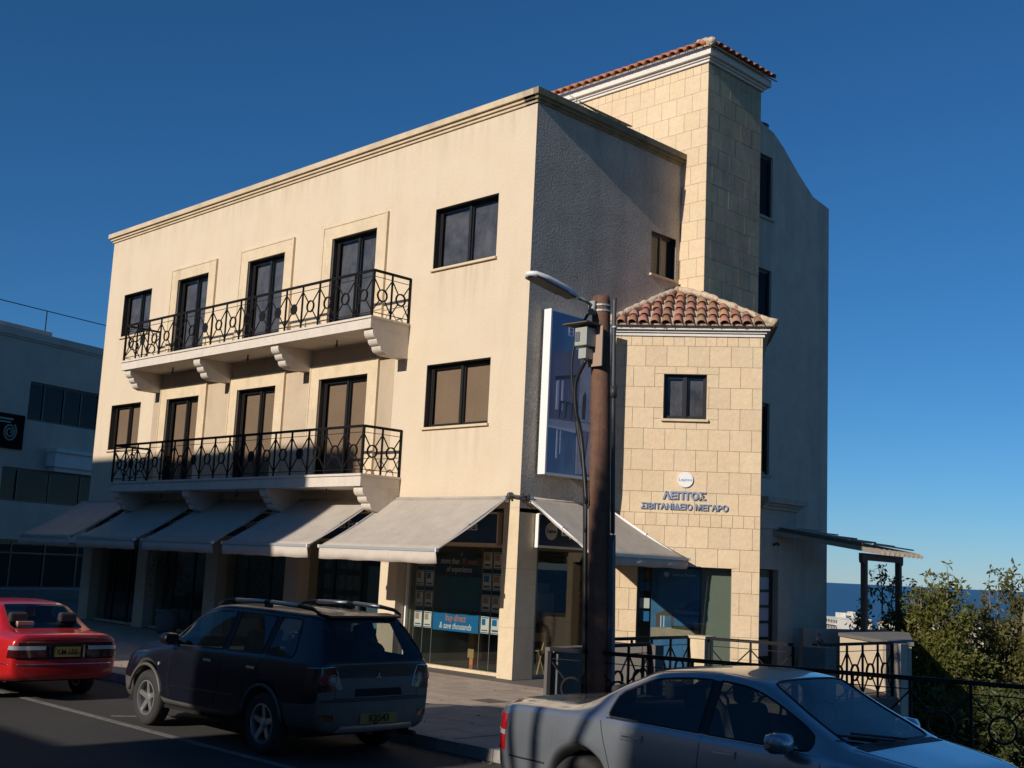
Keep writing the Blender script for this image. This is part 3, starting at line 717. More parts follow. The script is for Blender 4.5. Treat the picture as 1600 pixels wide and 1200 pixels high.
# ---- upper tower
UF = Plane((.69, 4.79, 0), (1, 0, 0), (0, -1, 0)); US = Plane((.69, 4.79, 0), (0, 1, 0), (1, 0, 0))
g = MB(); g.box(-5.0, .676, 4.804, 6.95, 7.3, 13.64)
UT = obj('stone_tower', g, m_mortar, B, label='tall square stone tower rising above the parapet')
rows = [(13.42, 13.62, .22, 0)]; z = 13.42; i = 0
while z > 7.6: rows.append((z-.434, z, .4385, (.0, .5)[i % 2])); z -= .434; i += 1
n2 = stones(UF, UT, -4.6, 0.0, rows, keep=lambda uu, z: (z > 7.7 if uu > -.72 else z > 11.25-(uu+.69)*.40), m=m_stone)
n3 = stones(US, UT, 0.0, 2.16, rows, keep=lambda uu, z: z > 7.5, m=m_stone_w)
g = MB(); g.box(-4.9, -4.6, 4.79, 4.81, 11, 13.62); obj('wall_return', g, m_stone, UT)
g = MB()
for z0, z1, n in ((13.64, 13.70, .05), (13.702, 13.755, .09), (13.757, 13.93, .17)): g.box(-5.0, .69+n, 4.79-n, 6.95+n, z0, z1)
obj('cornice', g, m_cornice, UT)
tmB = tile_mesh(.105, .085, .40, m=m_tile2)
e = .27; z0 = 13.93; x0, x1, y0, y1 = -5.0, .69+e, 4.79-e, 6.95+e; ym = (y0+y1)/2; zr = z0+(ym-y0)*.62
tiled_slope(UT, (x0, y0, z0), (x1, y0, z0), [(x1-(ym-y0), ym, zr), (x0, ym, zr)], .24, .33, tmB, m_limemortar, maxrows=3, jitter=.006)
tiled_slope(UT, (x1, y0, z0), (x1, y1, z0), [(x1-(ym-y0), ym, zr)], .24, .33, tmB, m_limemortar, maxrows=3, jitter=.006)
mortar_strip(UT, [(x1-.04, y0+.04, z0+.06), (x1-(ym-y0), ym, zr+.05)], .08)
g = MB(); g.tube([(x1-.30, y0+.30, z0+.17), (x1-.02, y0+.02, z0+.05)], [.09, .105], 12); obj('hip_end_tile', g, m_limemortar, UT, True)
# ---- rear wing
g = MB(); prof = [(6.95, -4), (6.95, 13.3), (7.5, 13.05), (7.95, 12.97), (8.4, 12.72), (9.1, 12.24), (9.81, 11.82), (10.6, 11.70), (10.6, -4)]
WP = Plane((.3, 0, 0), (0, 1, 0), (1, 0, 0))
wops = [(7.0, 7.92, 10.74, 12.3), (7.0, 7.92, 7.9, 9.44), (7.0, 7.92, 4.5, 6.2)]
g.prism([(-9, y, z) for y, z in prof], (9.295, 0, 0))
wing = obj('rear_wing', g, m_wing, B, label='shaded white rear wing with sloping gable parapet')
g = MB(); WP.wall(g, 6.95, 10.6, -4, 11.6, wops, .002)
# replace the side face by a pierced one set proud, so that the windows are really recessed
g = MB(); cut = 11.60
WQ = Plane((.42, 0, 0), (0, 1, 0), (1, 0, 0)); WQ.wall(g, 6.95, 8.2, -4, 12.55, wops, .12)
WQ.wall(g, 8.2, 10.6, -4, 11.69, [], .0)
g.add([WQ.p(8.2, 11.69), WQ.p(9.9, 11.69), WQ.p(9.81, 11.82), WQ.p(9.1, 12.24), WQ.p(8.4, 12.72), WQ.p(8.2, 12.83)], [(0, 1, 2, 3, 4, 5)])
g.add([WQ.p(6.95, 12.55), WQ.p(8.2, 12.55), WQ.p(8.2, 12.83), WQ.p(7.95, 12.97), WQ.p(7.5, 13.05), WQ.p(6.95, 13.3)], [(0, 1, 2, 3, 4, 5)])
top = [(6.95, 13.3), (7.5, 13.05), (7.95, 12.97), (8.2, 12.83), (8.4, 12.72), (9.1, 12.24), (9.81, 11.82), (9.9, 11.8), (10.6, 11.70), (10.6, -4)]
for (a, b), (c, e2) in zip(top[:-1], top[1:]): g.add([(.29, a, b), (.42, a, b), (.42, c, e2), (.29, c, e2)], [(0, 1, 2, 3)])
g.add([WQ.p(9.9, 11.69), WQ.p(10.6, 11.69), WQ.p(10.6, 11.70), WQ.p(9.81, 11.82)], [(0, 1, 2, 3)])
obj('wall', g, m_wing, wing)
for a, b, z0, z1 in wops: window(WP, wing, a, b, z0, z1, 'window', -.06, 1, m_dullglass, m_dark, sill=False, backd=.03); 
for a, b, z0, z1 in wops: g = MB(); g.box(.40, .47, a, b+.05, z0-.06, z0-.004); obj('sill', g, m_porch, wing)
g = MB(); g.tube([(.2, 7.72, 13.0), (.2, 7.78, 13.16)], .05, 10); g.tube([(.2, 7.74, 13.16), (.2, 7.96, 13.2)], [.09, .07], 12); obj('vent_cowl', g, m_pipe, B, True)
# porch beside the tower with a glazed door
PP = Plane((.8, 0, 0), (0, 1, 0), (1, 0, 0))
g = MB(); PP.wall(g, 6.96, 8.42, -.2, 3.66, [(6.97, 7.78, .12, 2.3)], .3); g.box(.43, .799, 8.40, 8.42, -.2, 3.66); g.box(.43, .5, 6.96, 8.4, -.2, 3.6)
pch = obj('porch', g, m_porch, B)
for z0, z1, n in ((3.66, 3.74, .06), (3.742, 3.80, .11), (3.802, 3.95, .20)): pass
g = MB(); 
for z0, z1, n in ((3.22, 3.66, .05), (3.662, 3.74, .10), (3.742, 3.80, .15), (3.802, 3.93, .24)): g.box(.43, .8+n, 6.96, 8.42+n, z0, z1)
obj('cornice', g, m_porch, pch)
g = MB(); y0, y1 = 6.97, 7.76
g.box(.60, .66, y0, y0+.06, .12, 2.28); g.box(.60, .66, y1-.12, y1, .12, 2.28); g.box(.60, .66, y0+.06, y1-.12, 2.12, 2.28); g.box(.60, .66, y0+.06, y1-.12, .12, .35)
for z in (.72, 1.08, 1.43, 1.78): g.box(.60, .66, y0+.06, y1-.12, z, z+.06)
dr = obj('glazed_door', g, m_frame, pch)
g = MB().box(.61, .64, y0+.06, y1-.12, .35, 2.12); obj('pane', g, mat('frosted_door_pane', (.35, .38, .46), .25), dr)
g = MB(); g.tube([(.8, 7.55, 2.86), (.92, 7.55, 2.9), (.95, 7.55, 2.84)], .03, 8); obj('wall_lamp', g, m_pipe, pch, True)
#%%PART3
# ================================================================ AWNINGS
def awning(label, p0, p1, q0, q1, group, drop=.22, folds=.5):
    """p0,p1 = wall ends (left, right), q0,q1 = front ends"""
    p0, p1, q0, q1 = map(Vector, (p0, p1, q0, q1))
    t = thing('awning', label, 'awning', (0, 0, 0), 0, group)
    nu, nv = 26, 12; g = MB(); vs = []
    for j in range(nv+1):
        v = j/nv; a, b = p0.lerp(q0, v), p1.lerp(q1, v)
        for i in range(nu+1):
            uu = i/nu; p = a.lerp(b, uu)
            sag = -.05*math.sin(math.pi*v)-.012*math.sin(math.pi*uu)*v
            p = p+Vector((0, 0, sag+.022*folds*noise.noise(Vector((p.x*1.3, p.y*1.3, 3)))))
            vs.append(p)
    n = nu+1; f = []
    for j in range(nv):
        for i in range(nu): f.append((j*n+i, j*n+i+1, (j+1)*n+i+1, (j+1)*n+i))
    g.add(vs, f); cl = obj('canvas', g, m_awning, t, True)
    so = cl.modifiers.new('thickness', 'SOLIDIFY'); so.thickness = .008
    d = (q1-q0).normalized(); o = (q0-p0); o.z = 0; o.normalize()
    g = MB(); g.bar(q0-d*.01+o*.03+Vector((0, 0, -.025)), q1+d*.01+o*.03+Vector((0, 0, -.025)), .05, .055); fb = obj('front_bar', g, m_alu, t)
    g = MB()
    for e, s in ((q0, -1), (q1, 1)): g.bar(e+d*s*.0+o*.031+Vector((0, 0, -.025)), e+d*s*.03+o*.031+Vector((0, 0, -.025)), .06, .065)
    obj('end_cap', g, m_whitemetal, t)
    g = MB(); vs2 = []; k = 60
    for i in range(k+1):
        uu = i/k; p = q0.lerp(q1, uu); w_ = .012*math.sin(uu*17)+.008*math.sin(uu*41+1)
        vs2 += [p+o*.04+Vector((0, 0, -.055)), p+o*(.035+w_)+Vector((0, 0, -.055-drop/2)), p+o*(.03+w_*1.6)+Vector((0, 0, -.05-drop-.006*math.sin(uu*23)))]
    f = []
    for i in range(k): f += [(3*i, 3*i+3, 3*i+4, 3*i+1), (3*i+1, 3*i+4, 3*i+5, 3*i+2)]
    g.add(vs2, f); va = obj('valance', g, m_valance, t, True); so = va.modifiers.new('thickness', 'SOLIDIFY'); so.thickness = .005
    g = MB(); g.tube([p0+Vector((0, 0, -.03))+o*.03, p1+Vector((0, 0, -.03))+o*.03], .028, 12); obj('roller', g, m_awning, t, True)
    for e, ee, s in ((p0, q0, 1), (p1, q1, -1)):
        a = e+d*s*.06+Vector((0, 0, -.06))+o*.04; b = ee+d*s*.06+Vector((0, 0, -.05)); md = a.lerp(b, .52)+d*s*.03
        g = MB(); g.bar(a, md, .045, .04); g.bar(md, b, .035, .03); g.disc(md, (1, 0, 0), .035, .05, 12); g.obox(a, (.05, 0, 0), (0, .05, 0), (0, 0, .06)); obj('arm', g, m_whitemetal if label.startswith('grey awning') else m_alu, t)
    return t
AW = [(-18.14, -14.98, 'shaded awning at the far left end of the shopfront row'), (-14.5, -11.4, 'shaded awning, second from the left in the row'), (-10.97, -7.8, 'shaded awning under the middle of the lower balcony'), (-7.35, -4.17, 'half sunlit awning crossed by a slanting shadow edge'), (-3.75, -.25, 'fully sunlit beige awning over the corner shop window')]
for a, b, lb in AW: awning(lb, (a, 0-.04, 3.42), (b, -.04, 3.42), (a, -1.8, 2.34), (b, -1.8, 2.34), 'beige awnings over the shopfronts')
awning('grey awning on the side wall between street corner and stone bay', (.04, .13, 3.42), (.04, 2.52, 3.42), (1.52, .33, 2.42), (1.52, 3.28, 2.42), 'beige awnings over the shopfronts', .17, 1)
g = MB()
g.tube([(-.22, -.05, 3.42), (-.05, -.12, 3.42), (.1, -.08, 3.40), (.12, .12, 3.42)], .022, 8); g.disc((-.2, -.06, 3.42), (1, 0, 0), .07, .06, 14); g.disc((.08, .1, 3.40), (0, 1, 0), .07, .06, 14)
cj = obj('awning_bracket', g, m_pipe, None, True); tag(cj, 'dark metal bracket joining the two awnings at the building corner', 'bracket')
# ================================================================ WINDOW DISPLAY
t = thing('window_display', 'estate leaflets and blue banners hung in the corner shop window', 'window display', (0, 0, 0))
WD = Plane((0, .46, 0), (1, 0, 0), (0, -1, 0))
def box_pl(pl, a, b, c, e, n0, n1, m, name, parent):
    g = MB(); pl.slab(g, a, b, c, e, n0, n1); return obj(name, g, m, parent)
m_photo = mat('banner_photo', (.03, .12, .18), .5, var=.9, vscale=4, vcol=(.10, .09, .07)); m_sea2 = mat('banner_sea', (.02, .14, .19), .5, var=.5, vscale=3)
bn = box_pl(WD, -2.79, -1.43, .74, 1.10, 0, .01, m_blue2, 'banner', t)
text_mesh('buy direct', .19, .002, m_orange, WD, -2.11, 1.00, .012, bn, bold=.0015, shear=.2, xs=.78)
text_mesh('& save thousands', .175, .002, m_wprint, WD, -2.11, .84, .012, bn, bold=.0015, shear=.2, xs=.78)
bn = box_pl(WD, -2.80, -1.43, 1.90, 2.24, 0, .01, m_blue3, 'banner', t)
text_mesh('more than', .17, .002, m_wprint, WD, -2.36, 2.14, .012, bn, shear=.2, xs=.8, bold=.0012); text_mesh('35 years', .17, .002, m_orange, WD, -1.78, 2.14, .012, bn, shear=.2, xs=.8, bold=.0012)
text_mesh('of experience', .17, .002, m_wprint, WD, -2.08, 1.98, .012, bn, shear=.2, xs=.8, bold=.0012)
bn = box_pl(WD, -2.79, -1.43, 1.17, 1.84, 0, .01, m_photo, 'photo_panel', t)
g = MB(); flat(g, WD, [(-2.3, 1.35), (-1.45, 1.30), (-1.45, 1.82), (-2.4, 1.82), (-2.2, 1.6)], .012, 0); flat(g, WD, [(-2.4, 1.3), (-2.0, 1.36), (-1.5, 1.28), (-1.5, 1.22), (-2.5, 1.22)], .014, 1); obj('print', g, [m_sea2, mat('banner_pool', (.02, .10, .22), .4)], bn)
for x in (-3.38, -3.08, -1.37, -1.08, -.80):
    for z in (.76, 1.18, 1.60, 2.02):
        if x > -.9 and z > 5: continue
        lf = box_pl(WD, x, x+.23, z, z+.33, 0, .006, m_wprint, 'leaflet', t)
        g = MB(); P_ = WD; k = random.random()
        flat(g, P_, [(x+.03, z+.16), (x+.03+.10+.06*k, z+.16), (x+.03+.10+.06*k, z+.28), (x+.03, z+.28)], .007, random.choice((0, 1, 2)))
        flat(g, P_, [(x+.02, z+.295), (x+.21, z+.295), (x+.21, z+.315), (x+.02, z+.315)], .007, 1)
        flat(g, P_, [(x+.03, z+.05), (x+.20, z+.05), (x+.20, z+.07+.03*k), (x+.03, z+.07+.03*k)], .007, 3)
        flat(g, P_, [(x+.01, z+.01), (x+.22, z+.01), (x+.22, z+.025), (x+.01, z+.025)], .007, 1)
        obj('print', g, [m_pink, m_blue2, m_tan, m_gprint], lf)
g = MB()
for x in (-3.40, -3.11, -2.82, -1.40, -1.11, -.82, -.54): g.bar((x, .455, .06), (x, .455, 2.44), .008)
obj('hanging_wire', g, m_alu, t)
t = thing('window_display', 'dark rack of grey leaflets with a blue poster seen behind the fourth awning gap', 'window display')
for i in range(5):
    for z in (.5, .95, 1.4, 1.85): box_pl(WD, -6.6+i*.27, -6.6+i*.27+.22, z, z+.32, 0, .006, m_gprint, 'leaflet', t)
p_ = box_pl(WD, -5.0, -4.3, .9, 1.95, 0, .01, m_photo, 'poster', t); box_pl(WD, -4.95, -4.35, .62, .88, 0, .012, mat('pale_blue_strip', (.25, .45, .7), .5), 'banner', t)
# furniture behind the glass
def xtable(lbl, x, y, w_, col, legs):
    t = thing('display_table', lbl, 'table', (x, y, .02))
    g = MB().box(-w_/2, w_/2, -.3, .3, .70, .74); obj('table_top', g, col, t)
    for s in (-1, 1):
        g = MB().box(s*w_*.36-.09, s*w_*.36+.09, -.12, .12, .14, .70); lg = obj('leg', g, legs, t)
        g = MB().box(s*w_*.36-.05, s*w_*.36+.05, -.1, .1, 0, .14); obj('foot', g, m_orange, lg)
m_gold = mat('golden_fabric', (.45, .30, .12), .7, var=.5, vscale=12)
xtable('table with golden square legs and orange feet inside the corner shop', -2.05, 1.5, 1.5, m_dark, m_gold)
t = thing('folding_chair', 'light wooden folding chair inside the side shop window', 'chair', (-.75, 1.35, .02), R(20))
g = MB(); g.bar((-.18, -.2, 0), (-.18, .16, .8), .025); g.bar((.18, -.2, 0), (.18, .16, .8), .025); obj('leg', g, m_gold, t)
g = MB(); g.bar((-.16, .2, 0), (-.16, -.14, .45), .025); g.bar((.16, .2, 0), (.16, -.14, .45), .025); obj('leg', g, m_gold, t)
g = MB()
for k in range(4): g.box(-.18, .18, -.16+k*.08, -.10+k*.08, .44, .46)
obj('seat', g, m_gold, t)
g = MB().box(-.19, .19, .1, .13, .62, .78); obj('backrest', g, m_gold, t)
t = thing('desk', 'counter with a pale copier standing behind the side shop glass', 'desk', (-1.6, 2.3, .02))
g = MB().box(-.7, .7, -.3, .3, 0, .95); obj('counter', g, m_inwall, t)
g = MB(); g.box(-.25, .3, -.25, .2, .96, 1.55); g.box(-.3, .2, -.2, .15, 1.56, 1.75); obj('copier', g, m_box, t)
# ================================================================ BILLBOARD
t = thing('billboard', 'tall blue advertising panel in a white box frame on the rough side wall', 'billboard')
BP = Plane((.25, .28, 0), (0, 1, 0), (1, 0, 0)); y0, y1, z0, z1 = .11, 1.95, 3.87, 7.12
g = MB()
for (n0, n1, p, q, r_, w_) in ((-.19, 0, y0, y0+.04, z0, z1), (-.19, 0, y1-.04, y1, z0, z1), (-.19, 0, y0+.04, y1-.04, z0, z0+.04), (-.19, 0, y0+.04, y1-.04, z1-.04, z1)): BP.slab(g, p, q, r_, w_, n0, n1)
BP.slab(g, y0+.3, y0+.4, z0+.3, z1-.3, -.245, -.19); BP.slab(g, y1-.4, y1-.3, z0+.3, z1-.3, -.245, -.19)
obj('frame', g, m_whitemetal, t)
g = MB(); a, b, c, e = y0+.04, y1-.04, z0+.04, z1-.04
flat(g, BP, [(a, c), (b, c), (b, e), (a, e)], -.05, 0, .04)
v1, v2, v3, v4, v5, v6 = 1, 2, 3, 4, 5, 6
flat(g, BP, [(a, 4.95), (1.02, 5.0), (1.02, 6.35), (a, 6.30)], -.006, v1)
flat(g, BP, [(1.02, 5.0), (1.42, 5.0), (1.42, 6.0), (1.2, 6.25), (1.02, 6.35)], -.006, v2)
flat(g, BP, [(a, 4.82), (b, 4.82), (b, 5.0), (a, 4.95)], -.004, v2)
flat(g, BP, [(.35, 5.15), (.42, 5.15), (.42, 5.75), (.35, 5.75)], -.003, v3); flat(g, BP, [(.50, 5.15), (.55, 5.15), (.55, 5.75), (.50, 5.75)], -.003, v3)
flat(g, BP, [(.3, 5.72), (.95, 5.86), (.95, 5.92), (.3, 5.80)], -.003, v4)
for x in (.45, .62, .8): flat(g, BP, [(x, 5.0), (x+.03, 5.0), (x+.07, 5.3), (x+.15, 5.3), (x+.15, 5.34), (x+.02, 5.34)], -.002, v4)
flat(g, BP, [(1.12, 5.05), (1.22, 5.05), (1.24, 5.5), (1.20, 5.62), (1.13, 5.5)], -.003, v4)
flat(g, BP, [(a, 4.82), (.95, 4.82), (.95, 4.75), (a, 4.78)], -.002, v3)
flat(g, BP, [(.98, 4.80), (1.05, 4.80), (1.12, 4.2), (1.25, 4.1), (1.35, 4.8), (1.42, 4.8), (1.45, 3.98), (1.0, 3.95)], -.003, v2)
flat(g, BP, [(1.12, 4.8), (1.30, 4.8), (1.26, 4.3), (1.16, 4.25)], -.002, v1)
flat(g, BP, [(.40, 4.2), (.44, 4.2), (.44, 4.8), (.40, 4.8)], -.003, v3); flat(g, BP, [(.5, 4.3), (.53, 4.3), (.53, 4.8), (.5, 4.8)], -.003, v3)
obj('print', g, [mat('billboard_sky', (.10, .26, .46), .4, var=.4, vscale=1.1, vcol=(.12, .18, .32)), mat('billboard_villa', (.24, .21, .31), .3, var=.5, vscale=3), mat('billboard_stone', (.48, .48, .58), .3, var=.5, vscale=5), mat('billboard_white', (.6, .62, .74), .3), mat('billboard_dark', (.03, .022, .04), .3), m_blue, m_blue], t)
m_fade = mat('faded_letters', (.6, .7, .8), .4)
text_mesh('Elegant', .26, .002, m_fade, BP, .62, 6.74, .0, t, align='LEFT'); text_mesh('Paphos', .17, .002, m_fade, BP, .78, 6.47, .0, t, align='LEFT')
# loose metal sheet and weeds on the parapet
t = thing('metal_sheet', 'bent metal sheet with dry weeds lying on the side parapet', 'metal sheet')
g = MB(); g.add([(.17, 1.05, 11.62), (.20, 2.75, 11.60), (-.22, 2.8, 11.74), (-.25, 1.2, 11.92)], [(0, 1, 2, 3)]); so = obj('sheet', g, m_box, t); so.modifiers.new('t', 'SOLIDIFY').thickness = .02
g = MB(); 
for k in range(40):
    p = Vector((random.uniform(-.05, .10), 1.0+random.random()*2.0, 11.56)); q = p+Vector((random.uniform(-.08, .1), random.uniform(-.1, .1), random.uniform(.03, .10)))
    g.bar(p, q, .014, .008)
w_ = obj('weeds', g, mat('dry_weed', (.10, .11, .05), .9), t); w_['kind'] = 'stuff'
# ================================================================ UTILITY POLE WITH LAMP
t = thing('utility_pole', 'old timber utility pole with street lamp, meter boxes and cables', 'utility pole')
pb, pt = Vector((5.10, -3.5, 0)), Vector((4.885, -3.5, 5.98)); ax = (pt-pb)/5.98
def pz(z, dx=0, dy=0): return pb+ax*z+Vector((dx, dy, 0))
g = MB(); zs_ = [0, 1, 2, 3, 4, 5, 5.9, 5.98]; rs_ = [.165, .16, .155, .15, .145, .138, .130, .118]
g.tube([pz(z) for z in zs_], rs_, 20); obj('pole', g, m_pole, t, True)
hd0, hd1 = Vector((4.86, -4.02, 5.86)), Vector((4.84, -4.98, 6.02))
g = MB(); g.tube([pz(5.78, 0, -.12), (4.86, -3.8, 5.86), hd0+Vector((0, -.1, .02))], .024, 10); g.obox(pz(5.78, -.02, -.17), (.05, 0, 0), (0, .03, 0), (0, 0, .1)); la = obj('lamp_arm', g, m_box, t, True)
g = MB(); dv = (hd1-hd0); X_ = Vector((1, 0, 0)); Z_ = X_.cross(dv.normalized()); 
if Z_.z < 0: Z_ = -Z_
secs = [(0, .07, .045), (.08, .10, .07), (.35, .13, .085), (.7, .14, .085), (.92, .12, .06), (1, .05, .03)]; vs = []; k = 12
for s_, w_, h_ in secs:
    c = hd0+dv*s_
    for q in range(k):
        a = 2*math.pi*q/k; ca, sa = math.cos(a), math.sin(a)
        vs.append(c+X_*w_*math.copysign(abs(ca)**.7, ca)+Z_*(h_*max(sa, 0)+.03*min(sa, 0)))
f = [(i*k+q, i*k+(q+1) % k, (i+1)*k+(q+1) % k, (i+1)*k+q) for i in range(len(secs)-1) for q in range(k)]+[tuple(range(k)), tuple((len(secs)-1)*k+q for q in reversed(range(k)))]
g.add(vs, f); lh = obj('lamp_head', g, m_whitemetal, t, True)
g = MB(); g.obox((hd0+hd1)/2+dv*.10-Z_*.028, X_*.11, dv*.33, Z_*.012); g.obox((hd0+hd1)/2-dv*.28-Z_*.028, X_*.085, dv*.14, Z_*.012); ul = obj('lamp_glass', g, m_pipe, lh)
ml = bpy.data.objects

for z_ in (5.82, 5.74): obj('steel_band', MB().tube([pz(z_), pz(z_+.025)], .142, 16), m_alu, t)
# meter boxes on the face towards the road
bx = pz(5.15, -.05, -.26)
def pbx(dx0, dx1, dy0, dy1, z0, z1, m, nm, par):
    g = MB().box(bx.x+dx0, bx.x+dx1, bx.y+dy0, bx.y+dy1, z0, z1); o = obj(nm, g, m, par); bevel(o, .008); return o
bd = pbx(-.02, .24, .06, .09, 4.92, 5.50, mat('back_board', (.36, .25, .18), .8), 'back_board', t)
b1 = pbx(-.10, .12, -.14, .055, 5.20, 5.46, m_box, 'meter_box', t); pbx(-.085, .0, -.152, -.135, 5.26, 5.40, m_gprint, 'meter_dial', b1)
pbx(-.06, .08, -.10, .055, 5.02, 5.17, m_box, 'junction_box', t)
pbx(-.26, .20, -.24, .09, 5.50, 5.52, m_rust, 'rain_cover', t)
g = MB()
def cable(pts, r_=.016, nm='cable', m=None):
    P = [Vector(p) for p in pts]; o = []
    for i in range(len(P)-1):
        p0, p1, p2, p3 = P[max(i-1, 0)], P[i], P[i+1], P[min(i+2, len(P)-1)]
        for q in range(6):
            s = q/6; o.append(.5*((2*p1)+(p2-p0)*s+(2*p0-5*p1+4*p2-p3)*s*s+(3*p1-p0-3*p2+p3)*s**3))
    o.append(P[-1]); g = MB().tube(o, r_, 7); return obj(nm, g, m or m_cable, t, True)
cable([pz(5.7, -.1, -.18), pz(5.35, -.25, -.25), pz(4.9, -.33, -.25), pz(4.4, -.30, -.2), pz(4.0, -.22, -.15), pz(3.2, -.12, -.16), pz(2.6, -.10, -.18)], .018)
cable([pz(5.0, -.02, -.3), pz(4.7, -.22, -.28), pz(4.3, -.25, -.24), pz(3.9, -.20, -.17), pz(3.0, -.08, -.19)], .028)
cable([pz(5.72, -.08, -.17), pz(5.55, -.14, -.22), pz(5.45, -.12, -.26)], .014)
cable([pz(4.45, -.28, -.22), pz(4.1, -.25, -.2), pz(3.6, -.19, -.15), pz(3.0, -.16, -.12), pz(0.1, -.14, -.12)], .034)
cable([pz(5.95, .2, .06), pz(5.2, .19, .06), pz(4.4, .19, .06), pz(3.4, .2, .05), pz(2.6, .2, .05)], .032, 'conduit', m_pipe)
obj('conduit_joint', MB().tube([pz(4.50, .19, .06), pz(4.66, .19, .06)], .048, 12), m_pipe, t, True); obj('conduit_joint', MB().tube([pz(5.5, .2, .06), pz(5.53, .2, .06)], .04, 12), m_alu, t, True)
cable([pz(3.0, .24, .0), pz(2.75, .25, .0), pz(2.5, .25, 0)], .012)
g = MB(); g.bar(pz(0, .21, .02), pz(2.58, .215, .02), .075, .06, up=(0, 1, 0)); obj('cable_guard', g, m_guard, t)
# ================================================================ TERRACE RAILINGS AND WALLS
P0 = (4.45, -3.8); PB = (4.08, -1.02); PC = (3.08, -.86); PD = (2.86, 1.74); PE = (3.28, 1.63); PF = (4.93, 2.05); PG = (4.80, 3.3); PH = (4.74, 5.5)
def wall_seg(name, lbl, cat, a, b, th, z0, z1, m, group=None, cap=None):
    a, b = Vector((*a, 0)), Vector((*b, 0)); g = MB(); u_ = (b-a).normalized(); n_ = Vector((u_.y, -u_.x, 0)); c = (a+b)/2; c.z = (z0+z1)/2
    g.obox(c, (b-a)/2, n_*th/2, (0, 0, (z1-z0)/2)); t = thing(name, lbl, cat, (0, 0, 0), 0, group); o = obj('wall_body', g, m, t)
    if cap: g = MB(); c2 = c.copy(); c2.z = z1+.02; g.obox(c2, (b-a)/2+u_*.03, n_*(th/2+.03), (0, 0, .02)); obj('cap', g, cap, t)
    return t
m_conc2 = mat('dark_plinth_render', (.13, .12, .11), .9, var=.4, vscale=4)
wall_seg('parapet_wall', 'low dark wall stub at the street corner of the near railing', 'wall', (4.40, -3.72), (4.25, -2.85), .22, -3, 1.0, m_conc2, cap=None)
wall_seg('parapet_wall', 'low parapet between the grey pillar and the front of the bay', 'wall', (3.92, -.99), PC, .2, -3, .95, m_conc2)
def pillar(lbl, x, y, s, z1, m, cap=True, cat='pillar'):
    t = thing('pillar', lbl, cat, (x, y, 0), R(4)); g = MB().box(-s/2, s/2, -s/2, s/2, -4, z1); o = obj('shaft', g, m, t); bevel(o, .006)
    if cap: g = MB().box(-s/2-.03, s/2+.03, -s/2-.03, s/2+.03, z1+.001, z1+.045); obj('cap', g, m_coping, t)
    return t
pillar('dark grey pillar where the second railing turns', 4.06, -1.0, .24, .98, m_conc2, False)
pillar('sunlit cream pillar in front of the bay display', 3.08, 1.66, .30, .98, m_surround)
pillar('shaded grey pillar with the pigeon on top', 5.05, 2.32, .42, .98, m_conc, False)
pillar('tall pale pillar at the right end of the terrace railing', 4.78, 5.62, .30, .98, m_porch, False)
tr = thing('railing', 'long black railing along the pavement edge in front of the trees', 'railing'); 
dN = Vector((10.16-4.51, -1.93+3.76, 0)).normalized()
pe = Vector((*P0, 0))+dN*13.6
for i in range(1):
    railing(tr, P0, (pe.x, pe.y), 0.0, 20, ring_r=.15, t=1.1)
tr = thing('railing', 'short black railing from the street corner back to the grey pillar', 'railing'); railing(tr, (4.25, -2.83), (4.09, -1.15), 0, 3, ring_r=.13)
tr = thing('railing', 'black railing from the low parapet to the sunlit cream pillar', 'railing'); railing(tr, PC, (2.90, 1.52), 0, 4, ring_r=.13)
tr = thing('railing', 'black railing between the sunlit cream pillar and the pigeon pillar', 'railing'); railing(tr, (3.25, 1.65), (4.70, 2.06), 0, 2, ring_r=.13)
tr = thing('railing', 'black railing with three rings before the sunlit terrace wall', 'railing'); railing(tr, (4.86, 2.45), (4.78, 5.45), 0, 5, ring_r=.14)
# terrace wall with wide top
t = thing('terrace_wall', 'sunlit cream terrace wall with a wide grey top under the pergola', 'wall')
g = MB(); g.prism([(2.5, 7.55, -5), (4.62, 5.75, -5), (4.9, 6.0, -5), (2.62, 10.4, -5), (1.5, 10.2, -5)], (0, 0, 5.93)); obj('wall_body', g, m_stucco, t)
g = MB(); g.prism([(2.46, 7.55, .932), (4.62, 5.70, .932), (4.95, 6.0, .932), (2.66, 10.45, .932), (1.5, 10.25, .932)], (0, 0, .07)); obj('cap', g, m_conc, t)
wall_seg('garden_wall', 'shaded tan wall at the foot of the white rear wing', 'wall', (1.0, 8.45), (1.7, 9.9), .2, -4, 1.0, m_porch)
wall_seg('garden_wall', 'low wall behind the pergola posts', 'wall', (1.6, 11.5), (2.4, 8.9), .2, -4, 1.0, m_stucco)
# pigeon
t = thing('pigeon', 'dark grey pigeon sitting on the shaded grey pillar', 'bird', (5.0, 2.42, .98), R(130))
g = MB(); g.tube([(-.17, 0, .055), (-.10, 0, .07), (-.02, 0, .085), (.06, 0, .10), (.10, 0, .125), (.12, 0, .155), (.14, 0, .18), (.165, 0, .185), (.18, 0, .18)], [.008, .025, .055, .06, .05, .032, .03, .025, .006], 12); obj('body', g, mat('pigeon_feathers', (.05, .055, .07), .6), t, True)
g = MB(); g.tube([(-.13, .035, .085), (-.04, .055, .10), (.05, .05, .11)], [.006, .03, .012], 8); g.tube([(-.13, -.035, .085), (-.04, -.055, .10), (.05, -.05, .11)], [.006, .03, .012], 8); obj('wing', g, mat('pigeon_wing', (.11, .12, .14), .6), t, True)
g = MB(); g.tube([(.178, 0, .182), (.20, 0, .175)], [.006, .002], 6); obj('beak', g, m_gprint, t)
for s in (-1, 1): g = MB(); g.tube([(0, s*.025, .05), (.0, s*.025, 0), (.03, s*.025, .004)], .005, 6); obj('leg', g, m_pink, t)
